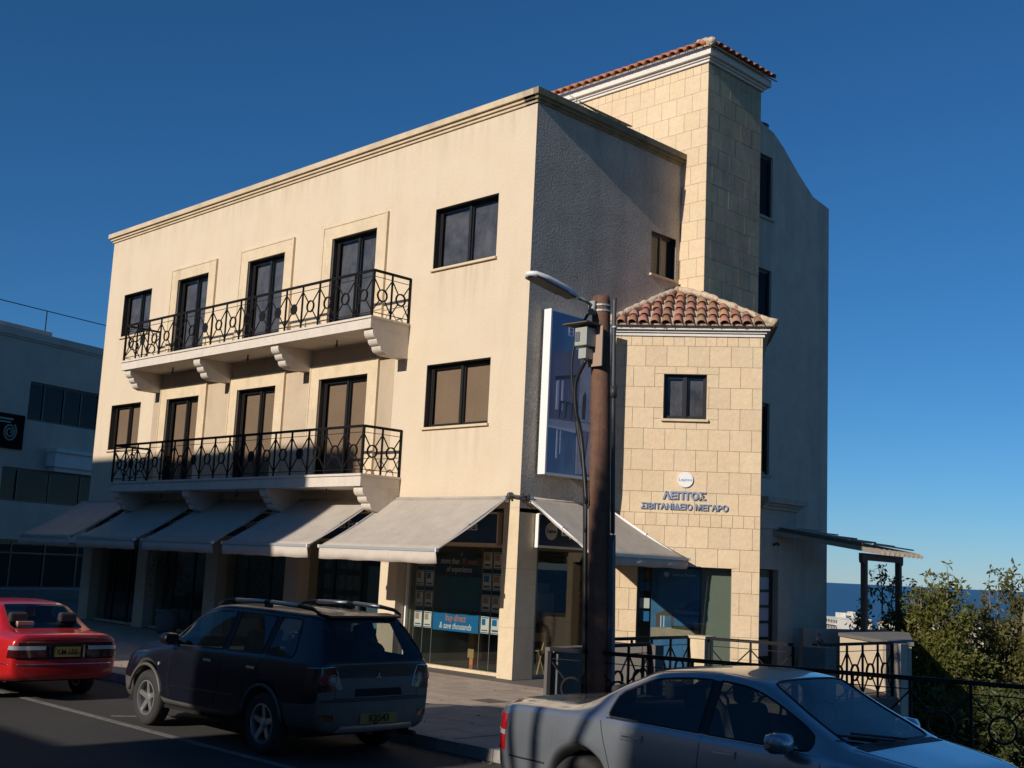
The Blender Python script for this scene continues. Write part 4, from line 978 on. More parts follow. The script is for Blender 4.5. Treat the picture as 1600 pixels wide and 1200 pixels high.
# ================================================================ PERGOLA
t = thing('pergola', 'dark timber pergola with bleached rafters on two posts by the sea view', 'pergola')
pa, pc = Vector((2.26, 9.06, .93)), Vector((1.98, 11.27, .93))
for p in (pa, pc): g = MB().box(p.x-.06, p.x+.06, p.y-.06, p.y+.06, .9, 2.62); obj('post', g, m_wood, t)
g = MB(); u_ = (pc-pa).normalized(); g.bar(pa+Vector((0, 0, 1.76))-u_*.22, pc+Vector((0, 0, 1.76))+u_*.22, .09, .16); obj('beam', g, m_wood, t)
for p, s in ((pa, -1), (pc, 1)): g = MB(); g.bar(p+u_*s*-.0+Vector((0, 0, 1.60)), p+u_*s*.20+Vector((0, 0, 1.68)), .09, .08); obj('corbel', g, m_wood, t)
for k in range(9):
    q = pa.lerp(pc, k/8*1.15-.08); zz = 2.80; e = q+Vector((.42, .15, 0)); s0 = Vector((.44, q.y-1.6+k*.02, 0))
    g = MB(); g.bar((s0.x, s0.y, 3.2), (e.x, e.y, zz-.0), .07, .10); g.bar((e.x, e.y, zz), (e.x+.06, e.y+.02, zz-.035), .07, .08); obj('rafter', g, m_wood2, t)
g = MB()
g.bar((.45, 7.5, 3.27), (2.35, 8.8, 2.93), .09, .14); obj('side_beam', g, m_wood, t)
for k in range(6):
    s = k/5; g = MB(); a = Vector((.6, 7.6, 3.30)).lerp(Vector((2.5, 9.0, 2.98)), s); b = Vector((.6, 9.9, 3.30)).lerp(Vector((2.2, 11.6, 2.94)), s); g.bar(a, b, .04, .03); obj('batten', g, m_wood2, t)
#%%PART4
# ================================================================ LEFT BUILDING
az = R(-17); LB = Plane((-29.72, 4.37, 0), (math.sin(az), math.cos(az), 0), (math.cos(az), -math.sin(az), 0))
t = thing('office_building', 'grey three storey building in shade at the far left with ribbon windows', 'building')
m_lbw = mat('shaded_grey_render', (.64, .53, .43), .9, var=.35, vscale=.8, dirt=.5, dscale=(1, 1, .25), dirtcol=(.34, .30, .26))
ops = [(-1.85, 3.0, 6.78, 8.28), (-12, -3.6, 6.78, 8.28), (-2.7, 3.0, 3.65, 4.92), (-12, -3.8, 3.65, 4.92), (-12, 3.0, .4, 2.22)]
g = MB(); LB.wall(g, -12.5, 4, -.4, 9.9, ops, .22)
a, b, c, d_ = LB.p(-12.5, -.4), LB.p(4, -.4), LB.p(4, -.4, -10), LB.p(-12.5, -.4, -10); Zt = Vector((0, 0, 10.3))
g.add([a, a+Zt, d_+Zt, d_], [(0, 1, 2, 3)]); g.add([b, b+Zt, c+Zt, c], [(0, 1, 2, 3)]); g.add([a+Zt, b+Zt, c+Zt, d_+Zt], [(0, 1, 2, 3)])
obj('wall', g, m_lbw, t)
g = MB(); LB.slab(g, -12.6, 4, 9.88, 10.16, -.3, .10); LB.slab(g, -12.6, -1.0, 10.162, 10.35, -.5, -.1); LB.slab(g, -12.6, 4, 9.80, 9.878, -.3, .05); obj('coping', g, m_lbw, t)
g = MB(); LB.slab(g, -12.5, 4, -.3, .38, 0, .12); obj('plinth', g, m_conc, t)
g = MB()
g.bar(LB.p(-12, 11.08, -.3), LB.p(4, 11.25, -.3), .03); obj('handrail', g, m_iron, t)
for uu in (-10.5, -7.4, -4.3, -1.2, 1.9): g = MB(); g.bar(LB.p(uu, 10.2, -.3), LB.p(uu, 11.2, -.3), .03); obj('rail_post', g, m_iron, t)
m_lglass = glass_mat('ribbon_glass', (.3, .3, .3), .5, .0)
for a, b, z0, z1, mul in ((-1.85, 3.0, 6.78, 8.28, (-1.03, -.04, .82, 1.7, 2.4)), (-12, -3.6, 6.78, 8.28, (-10, -8, -6, -4.8)), (-2.7, 3.0, 3.65, 4.92, (-1.85, -.34, 1.2, 2.1)), (-12, -3.8, 3.65, 4.92, (-10, -8, -6, -4.8)), (-12, 3.0, .4, 2.22, (-10, -8.5, -7, -5.2, -3.4, -1.78, -.21, 1.4))):
    g = MB(); LB.slab(g, a, b, z0, z0+.07, -.22, -.14); LB.slab(g, a, b, z1-.07, z1, -.22, -.14)
    for m_ in (a+.03,)+mul+(b-.03,): LB.slab(g, m_-.035, m_+.035, z0+.07, z1-.07, -.21, -.145)
    if z0 < 1: LB.slab(g, a, b, 1.7, 1.76, -.205, -.15)
    o = obj('window', g, m_frame, t)
    ed = (a,)+mul+(b,)
    for p, q in zip(ed[:-1], ed[1:]):
        g = MB(); tl = random.uniform(-.02, .02); g.add([LB.p(p, z0, -.18-tl), LB.p(q, z0, -.18+tl), LB.p(q, z1, -.18+tl), LB.p(p, z1, -.18-tl)], [(0, 1, 2, 3)]); obj('pane', g, m_lglass, o)
    g = MB(); g.add([LB.p(a, z0, -.7), LB.p(b, z0, -.7), LB.p(b, z1, -.7), LB.p(a, z1, -.7)], [(0, 1, 2, 3)]); obj('room_back', g, m_dark, o)
g = MB(); g.prism([LB.p(-.72, 5.80, .9), LB.p(-.80, 5.45, .9), LB.p(-.66, 5.2, .9), LB.p(-.50, 4.75, .9), LB.p(-.25, 5.05, .9), LB.p(-.20, 5.72, .9)], LB.U*0+LB.N*-.9); g = MB()
LB.slab(g, -.72, 4, 5.10, 5.66, 0, .48); LB.slab(g, -.78, 4, 5.662, 5.80, 0, .58); LB.slab(g, -.6, 4, 4.92, 5.098, 0, .35); obj('projecting_ledge', g, m_white, t)
g = MB(); LB.slab(g, -4.2, -2.0, 5.60, 6.90, .002, .10); sg = obj('sign_board', g, mat('black_sign', (.003, .003, .004), .7, spec=.1), t)
# capital emblem: volute and abacus bars
g = MB(); pts = []
for k in range(46):
    a = k/45*math.pi*4.6; rr = .36*(1-k/45*.80); pts.append(LB.p(-2.66-rr*math.cos(a+2.2)*.85, 6.22+rr*math.sin(a+2.2), .12))
g.tube(pts, [.032]*46, 6); LB.slab(g, -3.9, -2.55, 6.66, 6.73, .102, .13); LB.slab(g, -3.9, -2.65, 6.55, 6.60, .102, .13)
pts = [LB.p(-2.66-.85-rr_*0-(.36*(1-k/45*.80))*math.cos(-(k/45*math.pi*4.6)+.94)*.85, 6.22+(.36*(1-k/45*.80))*math.sin(-(k/45*math.pi*4.6)+.94), .12) for k in range(46) for rr_ in (0,)]
g.tube(pts, .032, 6); obj('emblem', g, m_box, sg)
# ================================================================ BUILDINGS ACROSS THE STREET (behind the camera; they shade the road)
def block(lbl, x0, x1, y0, y1, h, col, nfl, nb):
    t = thing('street_building', lbl, 'building'); P = Plane((x1, y0, 0), (-1, 0, 0), (0, 1, 0)); W = x1-x0
    ops = []; fh = h/nfl
    for f_ in range(nfl):
        for k in range(nb):
            a = W*(k+.25)/nb; ops.append((a, a+W*.5/nb, f_*fh+.9, f_*fh+fh*.8))
    g = MB(); P.wall(g, 0, W, -.1, h, ops, .2); g.add([(x0, y0, 0), (x0, y0, h), (x0, y1, h), (x0, y1, 0)], [(0, 1, 2, 3)]); g.add([(x1, y0, 0), (x1, y0, h), (x1, y1, h), (x1, y1, 0)], [(0, 1, 2, 3)]); g.add([(x0, y1, 0), (x1, y1, 0), (x1, y1, h), (x0, y1, h)], [(0, 1, 2, 3)]); g.add([(x0, y0, h), (x1, y0, h), (x1, y1, h), (x0, y1, h)], [(0, 1, 2, 3)])
    obj('wall', g, col, t)
    for a, b, c, e in ops: g = MB(); g.add([P.p(a, c, -.15), P.p(b, c, -.15), P.p(b, e, -.15), P.p(a, e, -.15)], [(0, 1, 2, 3)]); obj('window', g, m_frame, t)
    g = MB().box(x0-.1, x1+.1, y0-.1, y0+.12, h-.3, h+.1) if False else MB().box(x0-.05, x1+.05, y0, y0+.15, h-.25, h+.001); obj('cornice', g, col, t)
m_ob1 = mat('ochre_render', (.50, .40, .28), .9, var=.3); m_ob2 = mat('pale_render', (.55, .50, .43), .9, var=.3)
YF = -24.0; k_ = math.tan(SUN_EL); sh = 24*SUN_DX
block('tall ochre building across the street, left of the low shops', -60, -5.45+sh, -36, YF, 4.66+24*k_, m_ob1, 4, 14)
block('low row of shops across the street', -5.45+sh+.01, 2.7+.55, -36, YF, (24-10.1)*k_, m_ob2, 2, 3)
block('two storey house across the street beside the low shops', 3.26, 5.55+.45, -36, YF, (24-3.15)*k_, m_ob1, 3, 1)
block('low annexe across the street', 10.1, 60, -36, YF, 1+(24-1.2)*k_, m_ob2, 3, 16)
block('garage across the street', 6.01, 10.09, -36, YF, (24-11.0)*k_, m_ob1, 1, 1)
# unseen slender cypress, added only to throw shade on the lower pole
def cypress(lbl, x, y, h, r_):
    t = thing('cypress_shade_caster', lbl, 'tree', (x, y, 0), 0, 'added shade casters across the street'); g = MB().tube([(0, 0, 0), (0, 0, h*.9)], [.1, .03], 8); obj('trunk', g, m_pole, t)
    g = MB(); rn = random.Random(int(x*100))
    for k in range(9000):
        z = rn.random()**.8*(h-.5)+.5; rr = r_*min(1, (h-z)/(h*.25))*(.35+.65*math.sqrt(rn.random())); a = rn.random()*6.283
        p = Vector((rr*math.cos(a), rr*math.sin(a), z)); q = Vector((rn.uniform(-1, 1), rn.uniform(-1, 1), rn.uniform(0, 2))).normalized()*.16; s_ = Vector((rn.uniform(-1, 1), rn.uniform(-1, 1), rn.uniform(-1, 1))).normalized()*.07
        g.add([p-s_, p+s_, p+q], [(0, 1, 2)])
    c = obj('crown', g, mat('shade_caster_foliage', (.03, .05, .02), .8), t, recalc=False)
cypress('unseen cypress shape added across the street to shade the lower pole', 5.80, -21.5, 4.75+18*k_, .42)
STREET_TREE = True
# ================================================================ CARS
def itp(tab, x):
    if x <= tab[0][0]: return tab[0][1]
    for (a, va), (b, vb) in zip(tab[:-1], tab[1:]):
        if x <= b: s = (x-a)/(b-a); return va+(vb-va)*s
    return tab[-1][1]
m_rubber = mat('tyre_rubber', (.025, .024, .023), .85, bump=.2, bscale=60, dirt=.5, dscale=(6, 6, 6), dirtcol=(.07, .062, .052))
m_rim = mat('alloy_rim', (.50, .50, .49), .35, metal=.8)
m_under = mat('underbody_black', (.006, .006, .006), .95)
m_trim = mat('black_plastic_trim', (.012, .012, .012), .6)
m_seat = mat('dark_seat', (.03, .03, .032), .9)
m_chrome = mat('chrome', (.65, .65, .66), .12, metal=1)
m_redlens = mat('red_lens', (.35, .008, .01), .15, coat=.5); m_clearlens = mat('clear_lens', (.50, .52, .55), .15, metal=.4, coat=.5); m_darkred = mat('smoked_red_lens', (.05, .006, .006), .12, coat=.6)
m_smoke = mat('smoked_lens', (.10, .10, .11), .15, coat=.4)
m_plate = mat('yellow_plate', (.26, .18, .03), .6)
m_carglass = glass_mat('car_glass', (.60, .64, .62), 1.1, .0)
m_cargd = glass_mat('tinted_car_glass', (.42, .46, .45), 1.1, .0)
class Car:
    def __init__(s, name, label, sp, loc, rz):
        s.t = thing(name, label, 'car', loc, rz); s.sp = sp; s.body_build()
    def station(s, x):
        sp = s.sp; zb0 = itp(sp['zb'], x); zb = zb0
        for xw in sp['axles']:
            q = abs(x-xw)/sp['archr']
            if q < 1: zb = max(zb, zb0+(sp['archz']-zb0)*math.sqrt(1-q*q)**.9)
        wm, zt, wb, zg, wr, zc = [itp(sp[k], x) for k in ('wm', 'belt', 'wb', 'zg', 'wr', 'zc')]
        lean = itp(sp['lean'], x)
        z1 = zb+.05; z2 = max(itp(sp['z2'], x), z1+.04); z3 = max(zt-sp.get('sh', .16), z2+.03); z4 = max(zt-.045, z3+.02)
        P = [(wm-.16, zb), (wm-.02, z1), (wm, z2), (wm-.004, z3), (wb+.012, z4), (wb-.02, max(zt, z4+.01)), (wr, zg), (wr-.045, zg+.6*(zc-zg)), (.86*(wr-.045), zg+.82*(zc-zg)), (.5*wr, zc-.006), (0, zc)]
        o = []
        for j, (y, z) in enumerate(P):
            f_ = min(1, max(0, (z-zt)/max(.05, zg-zt))) if j >= 5 else 0
            o.append(Vector((x+lean*f_, y, z)))
        return o
    def body_build(s):
        sp = s.sp; xs = set(sp['xs'])
        for xw in sp['axles']:
            for q in (-1, -.96, -.84, -.6, -.3, 0, .3, .6, .84, .96, 1): xs.add(round(xw+q*sp['archr'], 3))
        xs = sorted(xs); o = [xs[0]]
        for x in xs[1:]:
            if x-o[-1] < .028:
                if x in sp['xs']: o[-1] = x
                continue
            o.append(x)
        xs = o; st = [s.station(x) for x in xs]; n = 11; V = []; F = []; Mt = []
        idx = {}
        def vid(p):
            k = (round(p.x, 4), round(p.y, 4), round(p.z, 4))
            if k not in idx: idx[k] = len(V); V.append(p)
            return idx[k]
        def face(ps, m):
            ids = [vid(p) for p in ps]
            if len(set(ids)) >= 3: F.append(ids); Mt.append(m)
        fl = lambda p: Vector((p.x, -p.y, p.z))
        inr = lambda x, rs: any(a-.001 <= x <= b+.001 for a, b in rs)
        for i in range(len(xs)-1):
            xm = (xs[i]+xs[i+1])/2
            for j in range(n-1):
                m = 0
                if j == 5 and inr(xm, sp['side']): m = 2
                elif j == 5 and inr(xm, sp['pillar']): m = 3
                elif j in (8, 9) and inr(xm, sp['ws']): m = 1
                elif j in (8, 9) and inr(xm, sp.get('bl', [])): m = 4
                elif j in (0, 1) and sp.get('clad'): m = 5
                a, b, c, e = st[i][j], st[i+1][j], st[i+1][j+1], st[i][j+1]
                face([a, b, c, e], m); face([fl(e), fl(c), fl(b), fl(a)], m)
        # caps
        for ci, (S, sg_, bul) in enumerate(((st[0], -1, sp['rbul']), (st[-1], 1, sp['fbul']))):
            cols = [-1, -.86, -.5, 0, .5, .86, 1]; G = []
            for j in range(8):
                row = []
                for c_ in cols:
                    if j == 7: p = {1: S[7], .86: S[8], .5: S[9], 0: S[10]}[abs(c_)].copy(); p.y = math.copysign(p.y, c_) if c_ else 0
                    else: p = Vector((S[j].x+sg_*bul[j]*(1-abs(c_)**3), S[j].y*c_, S[j].z+(.012*(1-c_*c_) if j == 6 else 0)))
                    if j == 0: p.z = S[0].z
                    row.append(p)
                G.append(row)
            for j in range(7):
                for k in range(6):
                    m = 0
                    if ci == 0 and sp.get('rear_glass') and j == 5: m = 4
                    if j < sp.get('cap_clad', 0): m = 5
                    face([G[j][k], G[j][k+1], G[j+1][k+1], G[j+1][k]], m)
        me = bpy.data.meshes.new('cage'); me.from_pydata([tuple(p) for p in V], [], F)
        for k in range(6): me.materials.append(bpy.data.materials[0])
        me.polygons.foreach_set('material_index', Mt)
        bm = bmesh.new(); bm.from_mesh(me); bmesh.ops.recalc_face_normals(bm, faces=bm.faces)
        cr = bm.edges.layers.float.new('crease_edge')
        for e in bm.edges:
            ms = {f_.material_index for f_ in e.link_faces}
            if len(ms) > 1: e[cr] = .55 if 5 not in ms else .9
            if len(e.link_faces) == 1: e[cr] = .3
        bm.to_mesh(me); bm.free()
        ob = bpy.data.objects.new('cage', me); COL.objects.link(ob); sb = ob.modifiers.new('s', 'SUBSURF'); sb.levels = 2; sb.render_levels = 2
        dg = bpy.context.evaluated_depsgraph_get(); ev = bpy.data.meshes.new_from_object(ob.evaluated_get(dg)); bpy.data.objects.remove(ob)
        vs = [v.co.copy() for v in ev.vertices]; ps = [(list(p.vertices), p.material_index) for p in ev.polygons]
        s.bvh = BVHTree.FromPolygons([tuple(v) for v in vs], [p for p, m in ps])
        names = {0: ('body', sp['paint']), 1: ('windscreen', m_carglass), 2: ('side_window', sp.get('sglass', m_carglass)), 3: ('window_pillar', m_trim), 4: ('rear_window', sp.get('rglass', m_carglass)), 5: ('cladding', sp.get('clad') or m_trim)}
        s.parts = {}
        for mi, (nm, m) in names.items():
            # side windows: one object per connected pane
            fs = [p for p, q in ps if q == mi]
            if not fs: continue
            groups = [fs]
            if mi in (2, 3):
                par = {}
                def find(a):
                    while par.setdefault(a, a) != a: a = par[a]
                    return a
                for p in fs:
                    for v in p[1:]: par[find(p[0])] = find(v)
                gd = {}
                for p in fs: gd.setdefault(find(p[0]), []).append(p)
                groups = list(gd.values())
            for gf in groups:
                used = sorted({v for p in gf for v in p}); mp = {v: i for i, v in enumerate(used)}
                m2 = bpy.data.meshes.new(nm); m2.from_pydata([tuple(vs[v]) for v in used], [], [[mp[v] for v in p] for p in gf]); m2.materials.append(m)
                m2.polygons.foreach_set('use_smooth', [True]*len(m2.polygons)); m2.update()
                o = link(nm, m2, s.t); s.parts.setdefault(nm, o)
                # rubber seal round each pane
                if mi in (1, 2, 4):
                    ec = {}
                    for p in gf:
                        for a, b in zip(p, p[1:]+p[:1]): ec[(min(a, b), max(a, b))] = ec.get((min(a, b), max(a, b)), 0)+1
                    g = MB()
                    nxt = {}
                    for (a, b), c in ec.items():
                        if c == 1: nxt.setdefault(a, []).append(b); nxt.setdefault(b, []).append(a)
                    if nxt:
                        a0 = next(iter(nxt)); loop = [a0]; prev = None; cur = a0
                        while True:
                            nn = [q for q in nxt[cur] if q != prev]
                            if not nn: break
                            prev, cur = cur, nn[0]
                            if cur == a0: break
                            loop.append(cur)
                        pts = [vs[v] for v in loop]+[vs[loop[0]]]; g.tube(pts, .009, 5, cap=False); obj('window_seal', g, m_trim, o, True)
        # dark inner tub
        g = MB(); L = sp['L']; wi = sp['wi']
        g.box(.35, L-.3, -wi, wi, .26, .30); a1, a2 = sp['axles']; hr = sp['archr']+.02
        for xa, xb in ((.35, a1-hr), (a1+hr, a2-hr), (a2+hr, L-.35)): g.box(xa, xb, -wi-.0, wi, .30, .62)
        for xw in (a1, a2):
            g.box(xw-hr, xw+hr, -wi+.16, wi-.16, .30, .80); g.box(xw-hr, xw+hr, -wi+.0, wi, sp['archz']+.03, sp['archz']+.05)
        obj('floor_pan', g, m_under, s.t)
        s.interior()
        for xw in (a1, a2):
            for sy in (-1, 1): s.wheel(xw, sy)
    def interior(s):
        sp = s.sp; fr, rr, bz = sp['seats']
        for x in (fr,):
            for y in (-.36, .36):
                g = MB(); g.obox((x, y, bz), (.26, 0, 0), (0, .24, 0), (0, 0, .09)); g.obox((x-.30, y, bz+.32), (.075, 0, .0), (0, .23, 0), (-.10, 0, .33)); g.obox((x-.43, y, bz+.74), (.045, 0, 0), (0, .13, 0), (-.01, 0, .09)); o = obj('seat', g, m_seat, s.t); bevel(o, .05, 3)
        g = MB(); g.obox((rr, 0, bz), (.25, 0, 0), (0, .62, 0), (0, 0, .1)); g.obox((rr-.30, 0, bz+.30), (.08, 0, 0), (0, .62, 0), (-.10, 0, .30)); 
        o = obj('rear_seat', g, m_seat, s.t); bevel(o, .05, 3)
        for y in (-.38, .38): g = MB(); g.obox((rr-.43, y, bz+.68), (.05, 0, 0), (0, .14, 0), (0, 0, .08)); o = obj('headrest', g, m_seat, s.t); bevel(o, .04, 3)
        cx = sp['dash']; g = MB(); g.obox((cx, 0, sp['dz']-.12), (.28, 0, 0), (0, sp['wi']-.02, 0), (0, 0, .09)); o = obj('dashboard', g, m_trim, s.t); bevel(o, .04)
        g = MB(); g.ring((cx-.42, -.36, sp['dz']-.06), (-.85, 0, .5), .18, .03, 20); obj('steering_wheel', g, m_trim, s.t)
    def wheel(s, xw, sy):
        sp = s.sp; Rr = sp['R']; W = .105; y0 = sp['wm'][2][1] if False else sp['track']; c = (xw, sy*y0, Rr)
        g = MB(); rr = sp.get('rimr', .21)
        g.lathe([(rr, -W*.85), (rr+.03, -W), (Rr-.04, -W), (Rr-.012, -W*.82), (Rr, -W*.55), (Rr, W*.55), (Rr-.012, W*.82), (Rr-.04, W), (rr+.03, W), (rr, W*.85)], c, 'y', 40, close=True)
        w_ = obj('wheel', g, m_rubber, s.t, True)
        g = MB(); g.lathe([(rr+.005, -W*.8), (rr+.005, W*.9), (rr-.012, W*.93), (rr-.03, W*.6), (rr-.045, W*.25), (.07, W*.25)] if sy > 0 else [(rr+.005, W*.8), (rr+.005, -W*.9), (rr-.012, -W*.93), (rr-.03, -W*.6), (rr-.045, -W*.25), (.07, -W*.25)], (0, 0, 0), 'y', 40)
        # barrel only; spokes separate so that gaps stay dark
        g = MB(); q = sy
        g.lathe([(rr+.004, -q*W*.8), (rr+.004, q*W*.9), (rr-.014, q*W*.92), (rr-.022, q*W*.5), (rr-.026, -q*W*.8)], c, 'y', 40, close=True)
        ns = sp.get('spokes', 5)
        for k in range(ns):
            a = 2*math.pi*k/ns+.3; e = Vector((math.cos(a), 0, math.sin(a))); f_ = Vector((-math.sin(a), 0, math.cos(a))); cc = Vector(c)+Vector((0, q*W*.55, 0))
            w0, w1 = sp.get('spw', (.034, .022)); v = [cc+e*.04-f_*w0, cc+e*.04+f_*w0, cc+e*(rr-.01)+f_*w1+Vector((0, q*.02, 0)), cc+e*(rr-.01)-f_*w1+Vector((0, q*.02, 0))]; v += [p-Vector((0, q*.035, 0)) for p in v]
            g.add(v, [(0, 1, 2, 3), (7, 6, 5, 4), (0, 4, 5, 1), (1, 5, 6, 2), (2, 6, 7, 3), (3, 7, 4, 0)])
        g.lathe([(.0, q*W*.72), (.03, q*W*.70), (.06, q*W*.62), (.07, q*W*.3)], c, 'y', 20)
        obj('rim', g, sp.get('rimmat', m_rim), w_)
        g = MB(); g.disc((c[0], c[1]-q*.0, c[2]), (0, 1, 0), rr-.02, .02, 24); obj('brake_disc', g, m_under, w_)
    def patch(s, quad, d_, m, name, lift=.006, nu=12, nv=6, parent=None, base=.01, off=1.0):
        a, b, c, e = map(Vector, quad); d_ = Vector(d_).normalized(); tp = []; bt = []
        for j in range(nv+1):
            for i in range(nu+1):
                u_, v_ = i/nu, j/nv; p = a.lerp(b, u_).lerp(e.lerp(c, u_), v_)
                h, nn, _, _ = s.bvh.ray_cast(p-d_*off, d_, 3)
                if h is None: h = p; nn = -d_
                if nn.dot(d_) > 0: nn = -nn
                tp.append(h+nn*lift); bt.append(h-nn*base)
        n = nu+1; f = []; o = len(tp)
        for j in range(nv):
            for i in range(nu): k = j*n+i; f += [(k, k+1, k+1+n, k+n), (o+k, o+k+n, o+k+1+n, o+k+1)]
        for i in range(nu): f += [(i, o+i, o+i+1, i+1), (nv*n+i, nv*n+i+1, o+nv*n+i+1, o+nv*n+i)]
        for j in range(nv): f += [(j*n, (j+1)*n, o+(j+1)*n, o+j*n), (j*n+nu, o+j*n+nu, o+(j+1)*n+nu, (j+1)*n+nu)]
        g = MB().add(tp+bt, f); ob = obj(name, g, m, parent or s.t); smooth_angle(ob, 50); return ob
    def line(s, pts, d_, rad, m, name, n=10, lift=0):
        """tube hugging the surface along a polyline"""
        d_ = Vector(d_).normalized(); P = []
        pts = [Vector(p) for p in pts]
        for a, b in zip(pts[:-1], pts[1:]):
            for i in range(n): P.append(a.lerp(b, i/n))
        P.append(pts[-1]); Q = []
        for p in P:
            h, nn, _, _ = s.bvh.ray_cast(p-d_*1.0, d_, 3)
            if h is not None: Q.append(h-d_*lift)
        if len(Q) < 2: return
        return obj(name, MB().tube(Q, rad, 5), m, s.t, True)
    def mirror(s, x, z, y, sy, m):
        g = MB(); g.tube([(x, sy*(y-.10), z-.03), (x, sy*(y+.02), z)], [.03, .03], 8)
        vs = []; k = 12; secs = [(-.07, .8), (-.02, 1), (.06, .9), (.10, .35)]
        for dx, sc_ in secs:
            for q in range(k):
                a = 2*math.pi*q/k; ca, sa = math.cos(a), math.sin(a)
                vs.append((x+dx, sy*(y+.11+.115*sc_*math.copysign(abs(ca)**.6, ca)), z+.03+.078*sc_*math.copysign(abs(sa)**.6, sa)))
        g.add(vs, [(i*k+q, i*k+(q+1) % k, (i+1)*k+(q+1) % k, (i+1)*k+q) for i in range(3) for q in range(k)]+[tuple(range(k)), tuple(3*k+q for q in reversed(range(k)))])
        o = obj('mirror', g, m, s.t); smooth_angle(o, 50); return o
def car_text(car, body, size, x, y, z, m, parent, sx=1.0, rear=True):
    P = Plane((x, y, 0), (0, -1, 0), (-1, 0, 0)); return text_mesh(body, size, .001, m, P, 0, z, .0, parent, bold=.0006, xs=sx)
SIDE = {1: (0, -1, 0), -1: (0, 1, 0)}
# ---- dark blue estate / crossover
m_navy = mat('dark_navy_paint', (.004, .005, .011), .32, coat=.45, var=.3, vscale=3, vcol=(.012, .012, .014), spec=.35)
m_cladg = mat('grey_bumper_cladding', (.075, .072, .066), .55, var=.5, vscale=6, vcol=(.12, .105, .085))
suv = dict(L=4.5, paint=m_navy, clad=m_cladg, axles=(.98, 3.61), archr=.40, archz=.76, R=.345, rimr=.215, track=.765, wi=.78, cap_clad=3,
    xs=[.06, .12, .22, .36, .50, .66, .80, 1.02, 1.12, 1.5, 1.84, 1.94, 2.3, 2.55, 2.7, 2.82, 2.95, 3.15, 3.30, 3.40, 3.5, 3.8, 4.1, 4.25, 4.38, 4.46],
    zb=[(0, .34), (.5, .30), (1.5, .29), (3.2, .28), (4.1, .26), (4.5, .30)], z2=[(0, .66), (.5, .62), (1.4, .42), (1.5, .38), (3.1, .38), (4.0, .56), (4.5, .58)],
    wm=[(0, .74), (.10, .82), (.25, .865), (1, .885), (3.6, .885), (4.2, .85), (4.38, .76), (4.5, .60)],
    belt=[(0, 1.08), (1, 1.10), (3.0, 1.05), (3.5, .99), (4.2, .89), (4.5, .72)], wb=[(0, .73), (.12, .79), (.3, .83), (1, .85), (3.4, .855), (4.2, .80), (4.38, .70), (4.5, .54)],
    zg=[(0, 1.50), (.5, 1.52), (2.1, 1.54), (2.5, 1.51), (2.8, 1.40), (3.2, 1.14), (3.4, 1.04), (4.2, .93), (4.38, .84), (4.5, .75)],
    wr=[(0, .57), (.3, .61), (1.5, .645), (2.6, .64), (3.1, .68), (3.4, .76), (4.2, .70), (4.5, .45)],
    zc=[(0, 1.575), (.3, 1.60), (1.5, 1.625), (2.3, 1.62), (2.55, 1.585), (2.7, 1.54), (3.05, 1.34), (3.40, 1.13), (3.5, 1.10), (4.2, 1.0), (4.38, .91), (4.46, .82)],
    lean=[(0, .30), (.12, .28), (.5, .14), (.9, 0)], side=[(.50, 1.02), (1.12, 1.84), (1.94, 3.15)], pillar=[(1.02, 1.12), (1.84, 1.94)], ws=[(2.55, 3.40)], rear_glass=True,
    rbul=[.06, .10, .10, .05, .05, .05, .06, .05], fbul=[.05]*8, seats=(2.15, 1.25, .68), dash=2.95, dz=1.04, sglass=m_carglass, spokes=5, spw=(.036, .026))
c1 = Car('parked_car', 'dark navy crossover estate with roof rails and grey bumper cladding, parked at the kerb', suv, (5.17, -7.40, -.13), math.pi)
T = c1.t
